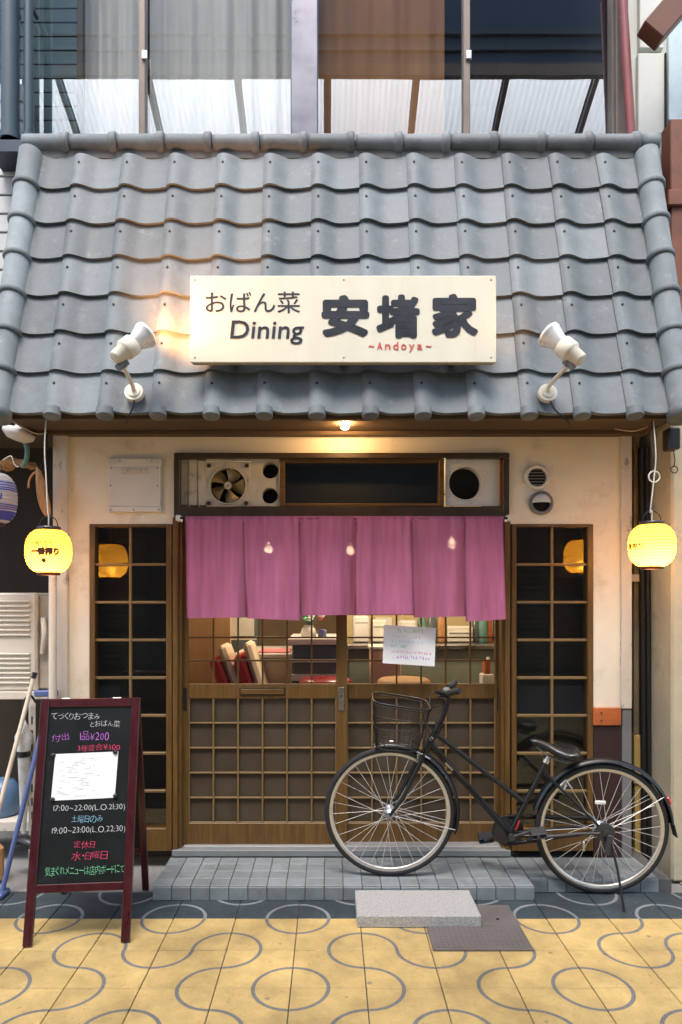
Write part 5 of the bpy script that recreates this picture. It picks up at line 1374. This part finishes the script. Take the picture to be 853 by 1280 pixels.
b = MB(); b.box(X(832, 3.72), X(847, 3.72), 3.68, 3.76, H(563, 3.72), H(536, 3.72), .008); obj('box', b, M_VINYL, sw)
b = MB(); b.tube([P(842, 562, 3.72), P(844, 575, 3.72), P(843, 582, 3.72)], .003, 6); b.tube([P(843, 587, 3.72) + Vector((.018 * math.cos(2 * PI * k / 16), 0, .018 * math.sin(2 * PI * k / 16))) for k in range(16)], .003, 6, closed=True); obj('ring', b, M_WIRE, sw)

# ================================================================ ACROSS THE STREET (mirrored in the panes)
op = thing('building_across', 'dark building across the street behind the viewer, mirrored in the windows', 'building', (0, -4.2, 0))
b = MB(); b.box(-6.4, 6.6, -4.8, -4.2, 0, 12.5); obj('wall', b, mat('across_wall', (.055, .075, .105), rough=.8, var=.2), op)
sh = MB(); sh.box(-1.4, 1.4, -.02, 0, -.045, .045, .008); shm = sh.mesh('shutter_slat', mat('shutter_grey', (.07, .07, .065), rough=.6))
for cx_ in (-4.6, -1.55, 1.5, 4.55):
    for k in range(26): obj('shutter_slat', shm, None, op, loc=(cx_, -4.16, .12 + .1 * k), rot=(R(12), 0, 0))
m_ = mat('trim_grey', (.07, .075, .08), rough=.7)
for k in range(5):
    b = MB(); b.box(-6.4, 6.6, -4.2, -4.13, 10.4 + .28 * k, 10.48 + .28 * k); obj('wall_trim', b, m_, op)
# upswept canopy of corrugated clear sheets on that building
zl, yl, zh, yh = 6.90, -4.19, 8.45, -.85
cpy = thing('corrugated_canopy', 'bright corrugated plastic canopy across the street, mirrored in the upper windows', 'canopy', (0, -4.2, 6.9))
m = bpy.data.materials.new('corrugated_plastic'); m.use_nodes = True
N = m.node_tree.nodes; L = m.node_tree.links; N.remove(N['Principled BSDF'])
tr = N.new('ShaderNodeBsdfTranslucent'); df = N.new('ShaderNodeBsdfDiffuse'); mx = N.new('ShaderNodeMixShader'); mx.inputs[0].default_value = .8
tr.inputs[0].default_value = (.86, .93, .95, 1); df.inputs[0].default_value = (.8, .85, .86, 1)
nz = N.new('ShaderNodeTexNoise'); nz.inputs['Scale'].default_value = 2.5; tc = N.new('ShaderNodeTexCoord'); L.new(tc.outputs['Object'], nz.inputs['Vector'])
rp = N.new('ShaderNodeMapRange'); rp.inputs[1].default_value = .70; rp.inputs[2].default_value = .76; L.new(nz.outputs['Fac'], rp.inputs[0])
mc = N.new('ShaderNodeMix'); mc.data_type = 'RGBA'; L.new(rp.outputs[0], mc.inputs[0]); mc.inputs[6].default_value = (.92, .985, 1.0, 1); mc.inputs[7].default_value = (.42, .22, .10, 1); L.new(mc.outputs[2], tr.inputs[0])
L.new(tr.outputs[0], mx.inputs[1]); L.new(df.outputs[0], mx.inputs[2]); mx.inputs[0].default_value = .08; L.new(mx.outputs[0], N['Material Output'].inputs[0])
for k in range(-5, 6):
    xa_ = k * 1.18; b = MB()
    def cf(u, v):
        x = xa_ + 1.08 * u
        return Vector((x, yl + (yh - yl) * v, zl + (zh - zl) * v + .016 * math.sin(u * 14 * 2 * PI)))
    b.grid(cf, 84, 1); obj('sheet', b, m, cpy)
for k in range(-5, 7):
    xa_ = k * 1.18 - .05; b = MB()
    b.add([(xa_ - .03, yl, zl - .03), (xa_ + .03, yl, zl - .03), (xa_ + .03, yh, zh - .03), (xa_ - .03, yh, zh - .03), (xa_ - .03, yl, zl - .09), (xa_ + .03, yl, zl - .09), (xa_ + .03, yh, zh - .09), (xa_ - .03, yh, zh - .09)], [(0, 1, 2, 3), (7, 6, 5, 4), (0, 4, 5, 1), (1, 5, 6, 2), (2, 6, 7, 3), (3, 7, 4, 0)])
    obj('rafter', b, M_ALUB, cpy)
b = MB(); b.box(-6, 7.1, yh - .05, yh + .03, zh - .12, zh + .03); obj('edge_beam', b, M_ALUB, cpy)
